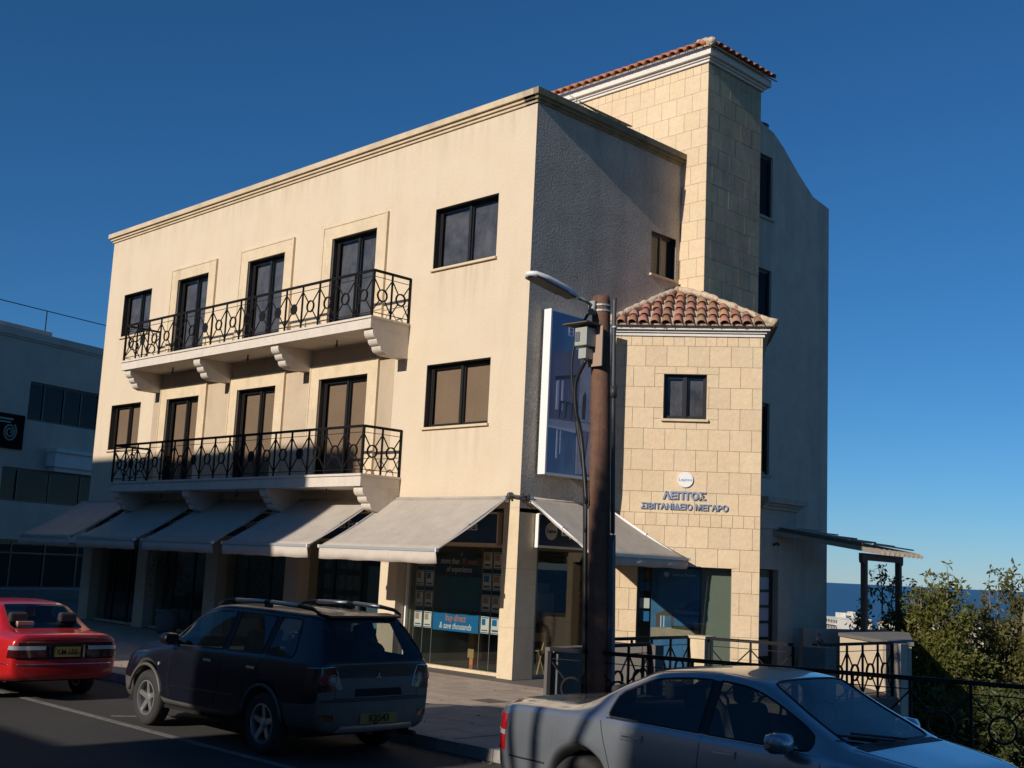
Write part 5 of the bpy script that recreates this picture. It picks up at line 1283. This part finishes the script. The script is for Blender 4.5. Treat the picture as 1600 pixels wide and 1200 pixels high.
for sy in (-1, 1):
    g = MB(); sec = [Vector((2.50, sy*.58, 1.585)), Vector((2.35, sy*.59, 1.63)), Vector((2.15, sy*.60, 1.655)), Vector((1.4, sy*.61, 1.67)), Vector((.75, sy*.60, 1.655)), Vector((.52, sy*.59, 1.635)), Vector((.38, sy*.58, 1.585))]
    g.tube(sec, [.014, .022, .024, .024, .024, .022, .014], 8); rr_ = obj('roof_rail', g, m_trim, T, True)
    g = MB().tube([(2.08, sy*.60, 1.658), (1.44, sy*.61, 1.671)], .0265, 8); obj('rail_tube', g, m_rim, rr_, True); g = MB().tube([(1.32, sy*.61, 1.671), (.78, sy*.60, 1.657)], .0265, 8); obj('rail_tube', g, m_rim, rr_, True)
    for x in (1.38,): g = MB().obox((x, sy*.605, 1.64), (.06, 0, 0), (0, .02, 0), (0, 0, .035)); obj('rail_foot', g, m_trim, rr_)
    # lamps
    tl_ = c1.patch([(.0, sy*.50, .80), (.0, sy*.93, .76), (.0, sy*.90, 1.02), (.0, sy*.60, 1.04)], (1, -sy*.35, 0), m_darkred, 'tail_lamp', .010, off=1.0); c1.line([(0, sy*.50, .80), (0, sy*.60, 1.04), (0, sy*.90, 1.02), (0, sy*.93, .76)], (1, -sy*.35, 0), .007, m_chrome, 'lamp_rim')
    for yy, zz, rr_ in ((.62, .90, .055), (.73, .91, .055)):
        h, nn, _, _ = c1.bvh.ray_cast(Vector((-1, sy*yy, zz)), Vector((1, 0, 0)), 3)
        if h: g = MB(); g.ring(h+nn*.012, nn, rr_, .008, 20, .006); obj('lens_ring', g, m_smoke, tl_); obj('lamp_lens', MB().disc(h+nn*.011, nn, rr_*.72, .006, 16), m_redlens if yy > .7 else m_smoke, tl_)
    c1.patch([(.0, sy*.60, .47), (.0, sy*.76, .48), (.0, sy*.76, .54), (.0, sy*.60, .53)], (1, 0, 0), m_darkred, 'fog_lamp', .006)
    for x in (1.22, 2.16): 
        hd = c1.patch([(x-.09, sy*1, .925), (x+.09, sy*1, .925), (x+.09, sy*1, .955), (x-.09, sy*1, .955)], SIDE[sy], m_chrome, 'door_handle', .028)
    for pts in ([(1.07, sy, 1.06), (1.10, sy, .94), (1.36, sy, .80), (1.44, sy, .42)], [(1.90, sy, 1.06), (1.92, sy, .8), (1.98, sy, .42)], [(3.06, sy, 1.0), (3.08, sy, .6), (3.0, sy, .42)]): c1.line(pts, SIDE[sy], .0035, m_under, 'door_gap')
    c1.line([(3.0, sy, .56), (1.46, sy, .60)], SIDE[sy], .006, m_navy, 'door_crease')
    # arch lips
    for xw in suv['axles']:
        pts = [Vector((xw+.405*math.cos(a), sy*.885, .345+.0+ (.43)*math.sin(a)*.98)) for a in [math.pi*k/20 for k in range(1, 20)]]
        obj('arch_lip', MB().tube(pts, .022, 6), m_cladg, T, True)
    c1.mirror(2.98, 1.10, .84, sy, m_navy)
    g = MB().disc((3.30, sy*.885, .80), (0, 1, 0), .02, .02, 12); obj('side_indicator', g, m_clearlens, T)
    c1.patch([(4.5, sy*.40, .70), (4.45, sy*.72, .72), (4.4, sy*.72, .84), (4.5, sy*.42, .82)], (-1, 0, 0), m_clearlens, 'headlamp', .01)
    g = MB().tube([(.58, sy*.70, .20), (.62, sy*.70, .44)], .05, 6)
pl_ = c1.patch([(.0, .26, .425), (.0, -.26, .425), (.0, -.26, .535), (.0, .26, .535)], (1, 0, 0), m_plate, 'number_plate', .012, 4, 2)
h, nn, _, _ = c1.bvh.ray_cast(Vector((-1, 0, .48)), Vector((1, 0, 0)), 3)
car_text(c1, 'KJJ543', .115, h.x-.016, 0, .48, m_under, pl_, .95)
c1.patch([(.0, .55, .345), (.0, -.55, .345), (.0, -.50, .41), (.0, .50, .41)], (1, 0, 0), m_rim, 'skid_plate', .012)
c1.patch([(.0, .75, .665), (.0, -.75, .665), (.0, -.75, .69), (.0, .75, .69)], (1, 0, 0), m_trim, 'bumper_strip', .008)
c1.patch([(.0, .34, .72), (.0, -.34, .72), (.0, -.32, .80), (.0, .32, .80)], (1, 0, 0), m_under, 'plate_recess', .004)
h, nn, _, _ = c1.bvh.ray_cast(Vector((-1, 0, .93)), Vector((1, 0, 0)), 3)
g = MB()
for k in range(3):
    a = math.pi/2+k*2*math.pi/3; dv_ = Vector((0, math.cos(a), math.sin(a))); pv = Vector((0, -math.sin(a), math.cos(a))); c_ = Vector((h.x-.012, 0, .93))
    g.prism([c_, c_+dv_*.022+pv*.0127, c_+dv_*.044, c_+dv_*.022-pv*.0127], (.006, 0, 0))
obj('emblem', g, m_chrome, T)
for yy in (.56, -.56): c1.line([(0, yy*1.0, 1.02), (0, yy*1.04, .70)], (1, 0, 0), .003, m_under, 'tailgate_gap')
c1.line([(0, .60, .70), (0, -.60, .70)], (1, 0, 0), .004, m_under, 'tailgate_gap')
g = MB(); g.obox((.42, 0, 1.575), (.13, 0, .01), (0, .52, 0), (.0, 0, .014)); sp_ = obj('roof_spoiler', g, m_navy, T); bevel(sp_, .012, 3)
g = MB(); g.tube([(.9, .40, 1.61), (.62, .40, 1.80)], .004, 6); obj('aerial', g, m_trim, T)
g = MB(); g.tube([(.06, 0, 1.06), (.10, .05, 1.10), (.16, .30, 1.14)], .008, 6); obj('rear_wiper', g, m_trim, T)
g = MB(); g.tube([(.30, -.58, .27), (.02, -.58, .27)], .032, 10); obj('exhaust_pipe', g, m_trim, T, True)
g = MB(); g.ring((.22, .0, 1.12), (1, 0, .3), .15, .10, 20, .12); obj('spare_headrest', g, m_seat, T)
# ---- silver saloon
m_silver = mat('silver_grey_paint', (.36, .39, .42), .26, metal=.7, coat=1, var=.12, vscale=2)
sal = dict(L=5.04, paint=m_silver, clad=None, axles=(1.17, 4.13), archr=.385, archz=.70, R=.33, rimr=.22, track=.80, wi=.80, cap_clad=0, sh=.20,
    xs=[.05, .12, .30, .55, .85, 1.05, 1.2, 1.45, 1.62, 1.80, 1.95, 2.2, 2.45, 2.53, 2.8, 2.95, 3.1, 3.3, 3.52, 3.62, 3.74, 3.88, 4.05, 4.4, 4.7, 4.86, 4.97],
    zb=[(0, .30), (.6, .24), (4.4, .22), (5, .24)], z2=[(0, .55), (.8, .50), (1.6, .42), (3.7, .42), (4.6, .5), (5, .5)],
    wm=[(0, .66), (.12, .80), (.35, .88), (1, .92), (4.1, .92), (4.6, .86), (4.86, .74), (5, .58)],
    belt=[(0, .90), (.3, .95), (1.2, .97), (2.5, .94), (3.7, .90), (4.3, .82), (4.7, .70), (5, .60)], wb=[(0, .64), (.12, .76), (.35, .83), (1, .865), (3.7, .87), (4.4, .80), (4.8, .68), (5, .50)],
    zg=[(0, .93), (.3, .985), (.95, 1.00), (1.2, 1.06), (1.45, 1.17), (1.8, 1.315), (2.1, 1.365), (2.5, 1.375), (2.85, 1.355), (3.1, 1.26), (3.52, 1.03), (3.7, .94), (4.3, .86), (4.7, .75), (5, .64)],
    wr=[(0, .54), (.3, .70), (.95, .73), (1.2, .70), (1.6, .65), (2.0, .635), (2.8, .635), (3.2, .67), (3.55, .755), (3.8, .76), (4.4, .68), (4.8, .54), (5, .40)],
    zc=[(0, .955), (.12, 1.0), (.5, 1.025), (.95, 1.03), (1.05, 1.055), (1.4, 1.24), (1.8, 1.40), (2.15, 1.44), (2.6, 1.445), (2.95, 1.405), (3.3, 1.21), (3.74, .985), (3.9, .96), (4.4, .885), (4.7, .80), (4.86, .74), (5, .66)],
    lean=[(0, 0), (1, 0)], side=[(1.45, 1.62), (1.62, 2.45), (2.53, 3.52)], pillar=[(2.45, 2.53)], ws=[(2.95, 3.74)], bl=[(1.05, 1.80)],
    rbul=[.07, .10, .10, .08, .08, .07, .06, .05], fbul=[.06]*8, seats=(2.55, 1.70, .48), dash=3.35, dz=.93, sglass=m_cargd, rglass=m_cargd, spokes=7, spw=(.03, .024))
def squeeze(sp, x0, k):
    f_ = lambda x: x if x <= x0 else x0+(x-x0)*k
    for key in ('zb', 'z2', 'wm', 'belt', 'wb', 'zg', 'wr', 'zc', 'lean'): sp[key] = [(f_(a), b) for a, b in sp[key]]
    for key in ('side', 'pillar', 'ws', 'bl'): sp[key] = [(f_(a), f_(b)) for a, b in sp[key]]
    sp['xs'] = [round(f_(x), 3) for x in sp['xs']]; sp['axles'] = tuple(f_(x) for x in sp['axles']); sp['L'] = f_(sp['L']); sp['dash'] = f_(sp['dash']); sp['seats'] = (f_(sp['seats'][0])-.05, f_(sp['seats'][1])-.0, sp['seats'][2])
    return f_
for key, dz_, e_ in (('zg', .03, .07), ('zc', .03, .06), ('belt', .05, .08), ('z2', 0, .03)): sal[key] = [(a, b+(e_ if a > 3.3 else dz_)) for a, b in sal[key]]
SQ = squeeze(sal, 1.0, .93)
c2 = Car('parked_car', 'silver grey luxury saloon in the right foreground, front pointing right', sal, (7.78, -7.38, -.13), 0)
T = c2.t
for sy in (-1, 1):
    tl_ = c2.patch([(-.02, sy*.50, .60), (.0, sy*1.0, .58), (.0, sy*1.0, .90), (-.02, sy*.56, .88)], (1, -sy*.75, 0), m_redlens, 'tail_lamp', .006)
    c2.patch([(-.02, sy*.52, .725), (.0, sy*1.0, .715), (.0, sy*1.0, .755), (-.02, sy*.54, .76)], (1, -sy*.75, 0), m_clearlens, 'indicator_strip', .011, parent=tl_)
    for x in (SQ(1.78), SQ(2.74)):
        c2.patch([(x-.11, sy, .86), (x+.11, sy, .86), (x+.11, sy, .91), (x-.11, sy, .91)], SIDE[sy], m_silver, 'door_handle', .016); c2.patch([(x-.09, sy, .88), (x+.09, sy, .88), (x+.09, sy, .890), (x-.09, sy, .890)], SIDE[sy], m_chrome, 'handle_trim', .019)
    for pts in ([(SQ(2.49), sy, .98), (SQ(2.49), sy, .30)], [(SQ(3.62), sy, .93), (SQ(3.60), sy, .6), (SQ(3.66), sy, .28)], [(SQ(1.40), sy, .98), (SQ(1.52), sy, .72), (SQ(1.60), sy, .50), (SQ(1.66), sy, .3)]): c2.line(pts, SIDE[sy], .0035, m_under, 'door_gap')
    c2.line([(SQ(1.45), sy, 1.005), (SQ(3.58), sy, .975)], SIDE[sy], .007, m_chrome, 'belt_trim', lift=-.0)
    c2.line([(.3, sy, .55), (1.0-.22, sy, .55)], SIDE[sy], .008, m_trim, 'bumper_moulding'); c2.line([(SQ(1.62), sy, .42), (SQ(3.7), sy, .42)], SIDE[sy], .012, m_silver, 'side_moulding')
    c2.patch([(.62, sy, .70), (.86, sy, .70), (.86, sy, .86), (.62, sy, .86)], SIDE[sy], m_silver, 'fuel_flap', .003) if sy < 0 else None
    c2.mirror(SQ(3.33), 1.01, .88, sy, m_silver)
    c2.patch([(SQ(4.9), sy*.45, .52), (SQ(4.6), sy*.80, .54), (SQ(4.6), sy*.80, .70), (SQ(4.9), sy*.45, .68)], (-1, -sy*.5, 0), m_clearlens, 'headlamp', .01)
    c2.line([(SQ(3.78), sy*.66, 2), (SQ(4.75), sy*.50, 2)], (0, 0, -1), .003, m_under, 'bonnet_gap')
    # side crease above the sill and roof gutter
    c2.line([(1.0, sy*.60, 2), (1.5, sy*.60, 2)], (0, 0, -1), .002, m_under, 'roof_joint') if False else None
for sy in (-1, 1):
    g = MB(); g.tube([(SQ(3.80), sy*.10+.0, 1.055), (SQ(3.70), sy*.10-.30, 1.085), (SQ(3.63), sy*.10-.55, 1.11)], .010, 6); obj('wiper', g, m_trim, T)
c2.line([(.86, -.62, 2), (.95, 0, 2), (.86, .62, 2)], (0, 0, -1), .003, m_under, 'boot_gap')
c2.patch([(SQ(3.76), -.60, 1.5), (SQ(3.86), -.60, 1.5), (SQ(3.86), .60, 1.5), (SQ(3.76), .60, 1.5)], (0, 0, -1), m_trim, 'cowl_grille', .003)
# ---- red saloon
m_red = mat('red_paint', (.50, .012, .012), .30, coat=.8, var=.15, vscale=3)
red = dict(L=4.27, paint=m_red, clad=None, axles=(.93, 3.36), archr=.35, archz=.62, R=.29, rimr=.18, track=.70, wi=.70, cap_clad=0,
    xs=[.05, .12, .28, .5, .7, .92, 1.1, 1.30, 1.42, 1.55, 1.9, 2.12, 2.2, 2.5, 2.62, 2.8, 2.95, 3.1, 3.2, 3.4, 3.8, 4.05, 4.2],
    zb=[(0, .32), (.5, .24), (3.9, .22), (4.3, .24)], z2=[(0, .52), (.8, .48), (1.4, .40), (3.0, .40), (4.3, .5)],
    wm=[(0, .74), (.10, .80), (.3, .82), (1, .828), (3.4, .828), (3.9, .79), (4.1, .74), (4.27, .64)],
    belt=[(0, .88), (.3, .90), (1.2, .91), (2.2, .89), (3.1, .87), (3.8, .78), (4.27, .66)], wb=[(0, .72), (.12, .77), (.35, .79), (3.1, .80), (3.8, .75), (4.27, .6)],
    zg=[(0, .92), (.62, .94), (.8, .99), (1.3, 1.25), (1.6, 1.29), (2.2, 1.30), (2.45, 1.26), (2.95, .99), (3.1, .90), (3.8, .82), (4.27, .7)],
    wr=[(0, .66), (.7, .68), (1.3, .58), (2.2, .58), (2.9, .68), (3.2, .70), (3.8, .66), (4.27, .5)],
    zc=[(0, .94), (.12, .96), (.65, .98), (.75, 1.0), (1.25, 1.30), (1.6, 1.355), (2.2, 1.365), (2.5, 1.33), (3.1, .98), (3.25, .955), (3.8, .88), (4.05, .82), (4.27, .74)],
    lean=[(0, 0), (1, 0)], side=[(1.10, 1.42), (1.42, 2.12), (2.2, 2.95)], pillar=[(2.12, 2.2)], ws=[(2.62, 3.1)], bl=[(.7, 1.30)],
    rbul=[.03, .05, .05, .03, .03, .03, .03, .03], fbul=[.05]*8, seats=(2.15, 1.35, .45), dash=2.85, dz=.90, spokes=0, rimr_=.18, rimmat=m_rim)
c3 = Car('parked_car', 'red saloon with full width tail lamps cut off by the left edge', red, (-1.02, -8.14, -.13), math.pi)
T = c3.t
c3.patch([(0, .72, .60), (0, -.72, .60), (0, -.70, .83), (0, .70, .83)], (1, 0, 0), m_under, 'lamp_panel', .004)
for sy in (-1, 1):
    tl_ = c3.patch([(0, sy*.30, .62), (0, sy*.84, .62), (0, sy*.82, .79), (0, sy*.30, .79)], (1, -sy*.25, 0), m_darkred, 'tail_lamp', .012)
    c3.patch([(0, sy*.32, .73), (0, sy*.83, .73), (0, sy*.82, .785), (0, sy*.32, .785)], (1, -sy*.25, 0), m_clearlens, 'reversing_lens', .016, parent=tl_)
    c3.patch([(0, sy*.235, .61), (0, sy*.265, .61), (0, sy*.265, .80), (0, sy*.235, .80)], (1, 0, 0), m_chrome, 'chrome_strip', .02)
    c3.line([(.1, sy, .53), (.55, sy, .53)], SIDE[sy], .009, m_chrome, 'bumper_chrome')
    c3.line([(1.28, sy, .88), (1.25, sy, .55), (1.34, sy, .3)], SIDE[sy], .004, m_under, 'door_gap'); c3.line([(2.16, sy, .88), (2.16, sy, .3)], SIDE[sy], .004, m_under, 'door_gap')
    c3.mirror(2.88, .93, .78, sy, m_red)
c3.line([(0, .70, .53), (0, -.70, .53)], (1, 0, 0), .009, m_chrome, 'bumper_chrome', 24)
pl_ = c3.patch([(.0, .20, .63), (.0, -.20, .63), (.0, -.20, .77), (.0, .20, .77)], (1, 0, 0), m_plate, 'number_plate', .016, 4, 2)
h, nn, _, _ = c3.bvh.ray_cast(Vector((-1, 0, .70)), Vector((1, 0, 0)), 3)
car_text(c3, 'KM 150', .10, h.x-.019, 0, .70, m_under, pl_, .95)
c3.line([(0, .70, .87), (0, -.70, .87)], (1, 0, 0), .004, m_under, 'boot_gap')
g = MB(); g.obox((.86, .3, 1.03), (.06, 0, 0), (0, .12, 0), (0, 0, .05)); obj('parcel', g, m_pink, T)
# ================================================================ POTTED SHRUBS
def potted(lbl, x, y, h, sc_):
    t = thing('potted_shrub', lbl, 'potted plant', (x, y, 0), 0, 'potted shrubs between the shop columns'); rn = random.Random(int(-x*10))
    g = MB(); g.lathe([(0, 0), (.20, 0), (.27, .15), (.30, .40), (.27, .52), (.31, .56), (.31, .60), (.26, .60), (.24, .52), (0, .50)], (0, 0, 0), 'z', 24); obj('pot', g, m_tile2 if False else m_conc, t, True)
    g = MB(); g.tube([(0, 0, .5), (.02, .01, 1.0), (-.02, .02, 1.5)], [.035, .025, .015], 8); obj('trunk', g, m_pole, t, True)
    g = MB()
    for k in range(1400):
        v = Vector((rn.gauss(0, .23), rn.gauss(0, .23), rn.gauss(1.55, .30)))*1.0; a = Vector((rn.uniform(-1, 1), rn.uniform(-1, 1), rn.uniform(-1, 1))).normalized(); b = a.cross(Vector((rn.uniform(-1, 1), rn.uniform(-1, 1), 1))).normalized()
        g.add([v-a*.035, v+b*.012, v+a*.035, v-b*.012], [(0, 1, 2, 3)])
    obj('foliage', g, mat('olive_leaf', (.05, .065, .035), .7), t, recalc=False)
potted('shrub in a stone pot before the middle shop window', -11.9, -.45, 2, 1)
potted('shrub in a stone pot just left of the crossover roof', -8.1, -.45, 2, 1)
#%%PART5
# ================================================================ TREES BELOW THE TERRACE
def leaf_mat(nm, col, v, trans=.45):
    m = mat(nm, col, .55, var=.9, vscale=2.2, vcol=v, obj_var=0)
    b = m.node_tree.nodes['Principled BSDF']; n = m.node_tree.nodes; l = m.node_tree.links
    tr = n.new('ShaderNodeBsdfTranslucent'); mx = n.new('ShaderNodeMixShader'); mx.inputs[0].default_value = trans
    src = b.inputs['Base Color'].links[0].from_socket; l.new(src, tr.inputs[0]); l.new(b.outputs[0], mx.inputs[1]); l.new(tr.outputs[0], mx.inputs[2]); l.new(mx.outputs[0], n['Material Output'].inputs[0])
    return m
m_leafA = leaf_mat('yellow_green_leaf', (.21, .205, .04), (.10, .12, .025)); m_leafB = leaf_mat('dark_green_leaf', (.13, .15, .04), (.06, .085, .025)); m_leafC = leaf_mat('olive_leaf_light', (.20, .18, .05), (.10, .11, .03))
m_bark = mat('pale_bark', (.20, .155, .11), .9, var=.5, vscale=8)
def tree(name, label, base, h, blobs, nleaf, leaf, lm, seed, sprigs=(), shoot=0):
    """blobs: list of (center, radii) in local space; leaves gather in clumps on twigs inside the blobs"""
    rn = random.Random(seed); t = thing(name, label, 'tree', base, 0, 'trees below the terrace'); g = MB()
    top = Vector((0, 0, h*.45)); g.tube([(0, 0, 0), (.05, .03, h*.2), top], [.16, .13, .10], 10); lv = MB()
    tot = sum(r_[0]*r_[1]*r_[2] for c, r_ in blobs)
    def rdir(): 
        v = Vector((rn.gauss(0, 1), rn.gauss(0, 1), rn.gauss(0, 1))); return v.normalized()
    def leafat(p, out, s):
        a = (out*.5+rdir()).normalized(); b = a.cross(rdir()).normalized(); L_ = s*rn.choice((.45, .7, .9, 1.1, 1.45))*rn.uniform(.85, 1.15); W_ = L_*.42; nrm = a.cross(b)*L_*.08
        lv.add([p, p+a*L_*.5+b*W_*.5+nrm, p+a*L_, p+a*L_*.5-b*W_*.5+nrm], [(0, 1, 2, 3)])
    for c, r_ in blobs:
        c = Vector(c); n = int(nleaf*r_[0]*r_[1]*r_[2]/tot); mid = top.lerp(c, .5)+rdir()*.15
        g.tube([top, mid, c], [.07, .05, .03], 7); ncl = max(6, n//34)
        for k in range(ncl):
            v = rdir(); rr = rn.random()**.45; p = c+Vector((v.x*r_[0], v.y*r_[1], v.z*r_[2]))*rr
            if k % 3 == 0: g.tube([c.lerp(p, .1), c.lerp(p, .6)+rdir()*.06, p+v*.1], [.016, .010, .004], 4)
            cr = rn.uniform(.10, .26)
            for q in range(34):
                o = rdir(); leafat(p+o*cr*rn.random()**.6, o+v*.6, leaf)
    for (x, y, z0, z1) in sprigs:
        P = [Vector((x, y, z0)), Vector((x+rn.uniform(-.08, .08), y, (z0+z1)/2)), Vector((x+rn.uniform(-.15, .15), y, z1))]; g.tube(P, [.022, .014, .006], 5)
        for k in range(int((z1-z0)*14)):
            s = rn.uniform(.25, 1); p = P[0].lerp(P[2], s); dd = (rdir()+Vector((0, 0, .5))).normalized()*rn.uniform(.08, .30); g.tube([p, p+dd], [.006, .003], 3)
            for q in range(9): o = rdir(); leafat(p+dd+o*rn.random()*.09, o, leaf*1.05)
    obj('trunk', g, m_bark, t); obj('crown', lv, lm, t, recalc=False); return t
def px_at(px, py, depth):
    v = d*FPX+r2*(px-800)-u2*(py-600); return Vector((15.745, -16.06, 2.083))+v*(depth/(v.dot(d)))
def mk_tree(name, label, D, cpx, blobs_px, nleaf, leaf, lm, seed, sprigs_px=()):
    c = px_at(*cpx, D); base = Vector((c.x, c.y, terr(c.x, c.y)-.1)); bl = []
    for px, py, rp, dd in blobs_px:
        p = px_at(px, py, D+dd)-base; k = rp/(FPX/(D+dd)); bl.append((p, (k, k, k*.85)))
    sp = []
    for px, y0, y1, dd in sprigs_px:
        a, b = px_at(px, y0, D+dd)-base, px_at(px, y1, D+dd)-base; sp.append((a.x, a.y, a.z, b.z))
    return tree(name, label, base, max(2, (c-base).z), bl, nleaf, leaf, lm, seed, sp)
mk_tree('broadleaf_tree', 'yellow green tree right behind the pergola posts', 27.6, (1450, 1060), [(1342, 972, 12, 1.8), (1378, 985, 24, 1.6), (1360, 1020, 40, 1.8), (1415, 1000, 50, 1.2), (1430, 945, 30, .4), (1400, 960, 22, 1.0), (1475, 965, 50, .2), (1450, 1050, 70, 0), (1410, 1090, 60, .6), (1490, 1030, 55, .4), (1440, 1130, 70, 0), (1500, 1110, 60, -.5)], 36000, .115, m_leafA, 3,
        [(1378, 960, 886, 1.5), (1395, 970, 905, 1.5), (1440, 950, 915, 0), (1478, 945, 888, 0), (1462, 950, 905, .4), (1350, 975, 945, 1.8), (1500, 950, 920, .2)])
mk_tree('broadleaf_tree', 'olive toned tree at the right edge with thin upright shoots', 29, (1580, 1060), [(1560, 1010, 55, 0), (1610, 990, 55, .5), (1555, 985, 34, 0), (1590, 960, 30, .2), (1500, 985, 30, .5), (1590, 1070, 75, 0), (1650, 1040, 80, 0), (1530, 1050, 50, .8), (1545, 965, 22, 0), (1600, 945, 22, 0), (1560, 1130, 80, .5), (1640, 1130, 90, 0)], 30000, .12, m_leafC, 5,
        [(1560, 980, 895, 0), (1582, 975, 892, .4), (1600, 960, 905, 0), (1545, 975, 925, .2), (1512, 1000, 950, .3), (1625, 970, 900, 0)])
mk_tree('broadleaf_tree', 'dark bushy tree seen through the long black railing', 25, (1540, 1170), [(1480, 1120, 60, 0), (1540, 1140, 75, 0), (1600, 1130, 70, .5), (1440, 1180, 70, 0), (1510, 1210, 80, 0), (1590, 1220, 80, .4), (1400, 1150, 45, 1), (1660, 1190, 80, 0), (1380, 1230, 70, 0), (1450, 1260, 80, 0)], 34000, .12, m_leafB, 9)
mk_tree('broadleaf_tree', 'low dark tree under the terrace wall', 36, (1380, 1120), [(1350, 1040, 45, 0), (1385, 1060, 50, 0), (1360, 1110, 60, 0), (1420, 1100, 60, 1), (1320, 1100, 50, 0)], 9000, .13, m_leafB, 12)
tree('street_tree', 'street tree across the road whose shade falls on the silver saloon', (8.75, -19.5, 0), 8.5, [((-1.6, 0, 8.2), (1.4, 1.0, 1.7)), ((0, 0, 8.4), (1.4, 1.0, 1.9)), ((1.5, 0, 8.2), (1.2, 1.0, 1.6)), ((-.6, .2, 7.2), (1.6, .9, .9)), ((-2.0, 0, 7.4), (.9, .8, .8))], 16000, .2, m_leafB, 31)
# ================================================================ TOWN BY THE SEA
m_tw = mat('white_town_wall', (.72, .68, .60), .9, obj_var=.12, var=.2, vscale=.2); m_tc = mat('cream_town_wall', (.62, .54, .42), .9, obj_var=.1); m_tg = mat('town_window', (.05, .055, .065), .4); m_tr = mat('town_tile_roof', (.42, .20, .12), .9)
def town_block(label, px, base_py, wpx, hpx, D, fl, bays, roof='flat', m=None, rz=0, grp='white houses of the town by the sea'):
    b = px_at(px, base_py, D); sc_ = D/FPX; W, H = wpx*sc_, hpx*sc_; t = thing('town_building', label, 'building', b, R(-45)+rz, grp); Dp = W*.7
    gz = min(-2, terr(b.x, b.y)-b.z-2)
    g = MB(); g.box(-W/2, W/2, 0, Dp, gz, H); g.box(-W/2-.2, W/2+.2, -.2, Dp+.2, H, H+.5); obj('wall', g, m or m_tw, t)
    fh = H/fl; wm_ = MB()
    me = MB().box(0, W/bays*.5, -.12, .0, 0, fh*.5).mesh('window', m_tg)
    for f_ in range(fl):
        for k in range(bays): link('window', me, t, (-W/2+W*(k+.25)/bays, 0, f_*fh+fh*.28))
        if f_: g = MB().box(-W/2+W*.05, W/2-W*.05, -1.1, -.01, f_*fh-.12, f_*fh+.8); obj('balcony', g, m or m_tw, t)
    if roof == 'flat':
        g = MB(); g.box(-W*.15, W*.2, Dp*.2, Dp*.6, H+.51, H+3.0); obj('roof_room', g, m or m_tw, t)
        for k in range(2): g = MB(); g.tube([(-W*.3+k*W*.6, Dp*.3, H+1.4), (-W*.3+k*W*.6, Dp*.3, H+2.9)], .7, 10); g.box(-W*.3+k*W*.6-.1, -W*.3+k*W*.6+.1, Dp*.3-.1, Dp*.3+.1, H+.5, H+1.4); obj('water_tank', g, m_tw, t)
    else:
        g = MB(); e = .6; z = H+.5; r_ = W*.18; g.add([(-W/2-e, -e, z), (W/2+e, -e, z), (W/2+e, Dp+e, z), (-W/2-e, Dp+e, z), (-W*.15, Dp/2, z+r_), (W*.15, Dp/2, z+r_)], [(0, 1, 5, 4), (1, 2, 5), (2, 3, 4, 5), (3, 0, 4), (0, 3, 2, 1)]); obj('roof', g, m_tr, t)
    return t
town_block('large cream hotel with stepped roof right beside the white wing', 1298, 1004, 74, 38, 620, 4, 8, m=m_tw)
town_block('small white house right of the hotel', 1345, 1006, 36, 24, 640, 2, 4)
town_block('upper white block peeping over the stepped hotel roof', 1322, 985, 30, 22, 760, 2, 4)
rn = random.Random(21)
tl = [(1372, 'behind the left pergola post'), (1398, 'between the pergola posts'), (1425, 'just right of the pergola'), (1452, 'behind the yellow green tree'), (1480, 'behind the crown of the yellow green tree'), (1508, 'in the gap between the two trees'), (1535, 'right of the gap between the trees'), (1560, 'behind the thin shoots at the right'), (1588, 'at the right edge of the view')]
for i, (x, w_) in enumerate(tl):
    town_block('white house %s, near the shore' % w_, x, 1000+rn.uniform(-3, 3), rn.uniform(24, 34), rn.uniform(17, 27), 900+rn.uniform(-80, 80), 2, 4, 'flat' if i % 3 else 'tile', rz=rn.uniform(-.4, .4))
    town_block('pale house %s, lower on the slope' % w_, x+10, 1022+rn.uniform(-4, 4), rn.uniform(28, 40), rn.uniform(16, 24), 560+rn.uniform(-60, 60), 2, 4, 'tile' if i % 2 else 'flat', m=m_tc if i % 2 else m_tw, rz=rn.uniform(-.4, .4))
town_block('white house glimpsed through the leaves right of the terrace', 1435, 1075, 34, 46, 210, 3, 2)

# ================================================================ SMALL THINGS ON THE GROUND
g = MB().box(0, .42, 0, .42, -.02, .006); o = obj('access_cover', g, mat('iron_cover', (.14, .12, .10), .7, var=.6, vscale=12), None, loc=(2.05, -3.0, 0)); tag(o, 'small square iron access cover in the sunlit pavement', 'cover')
m_litter = mat('dry_leaf', (.20, .13, .05), .9)
g = MB(); rn = random.Random(4)
for k in range(260):
    p = Vector((rn.uniform(-6, 9), -6.22-abs(rn.gauss(0, .12)), -.124)) if k % 3 else Vector((rn.uniform(-5, 4.2), rn.uniform(-5.8, -.2), .008)); a = Vector((rn.uniform(-1, 1), rn.uniform(-1, 1), .25)).normalized()*.03; b = Vector((-a.y, a.x, rn.uniform(0, .012)))*.6
    g.add([p-a, p+b, p+a, p-b], [(0, 1, 2, 3)])
lt = obj('dry_leaves', g, m_litter, None, recalc=False); tag(lt, 'scattered dry leaves and litter along the kerb', 'leaves', kind='stuff')
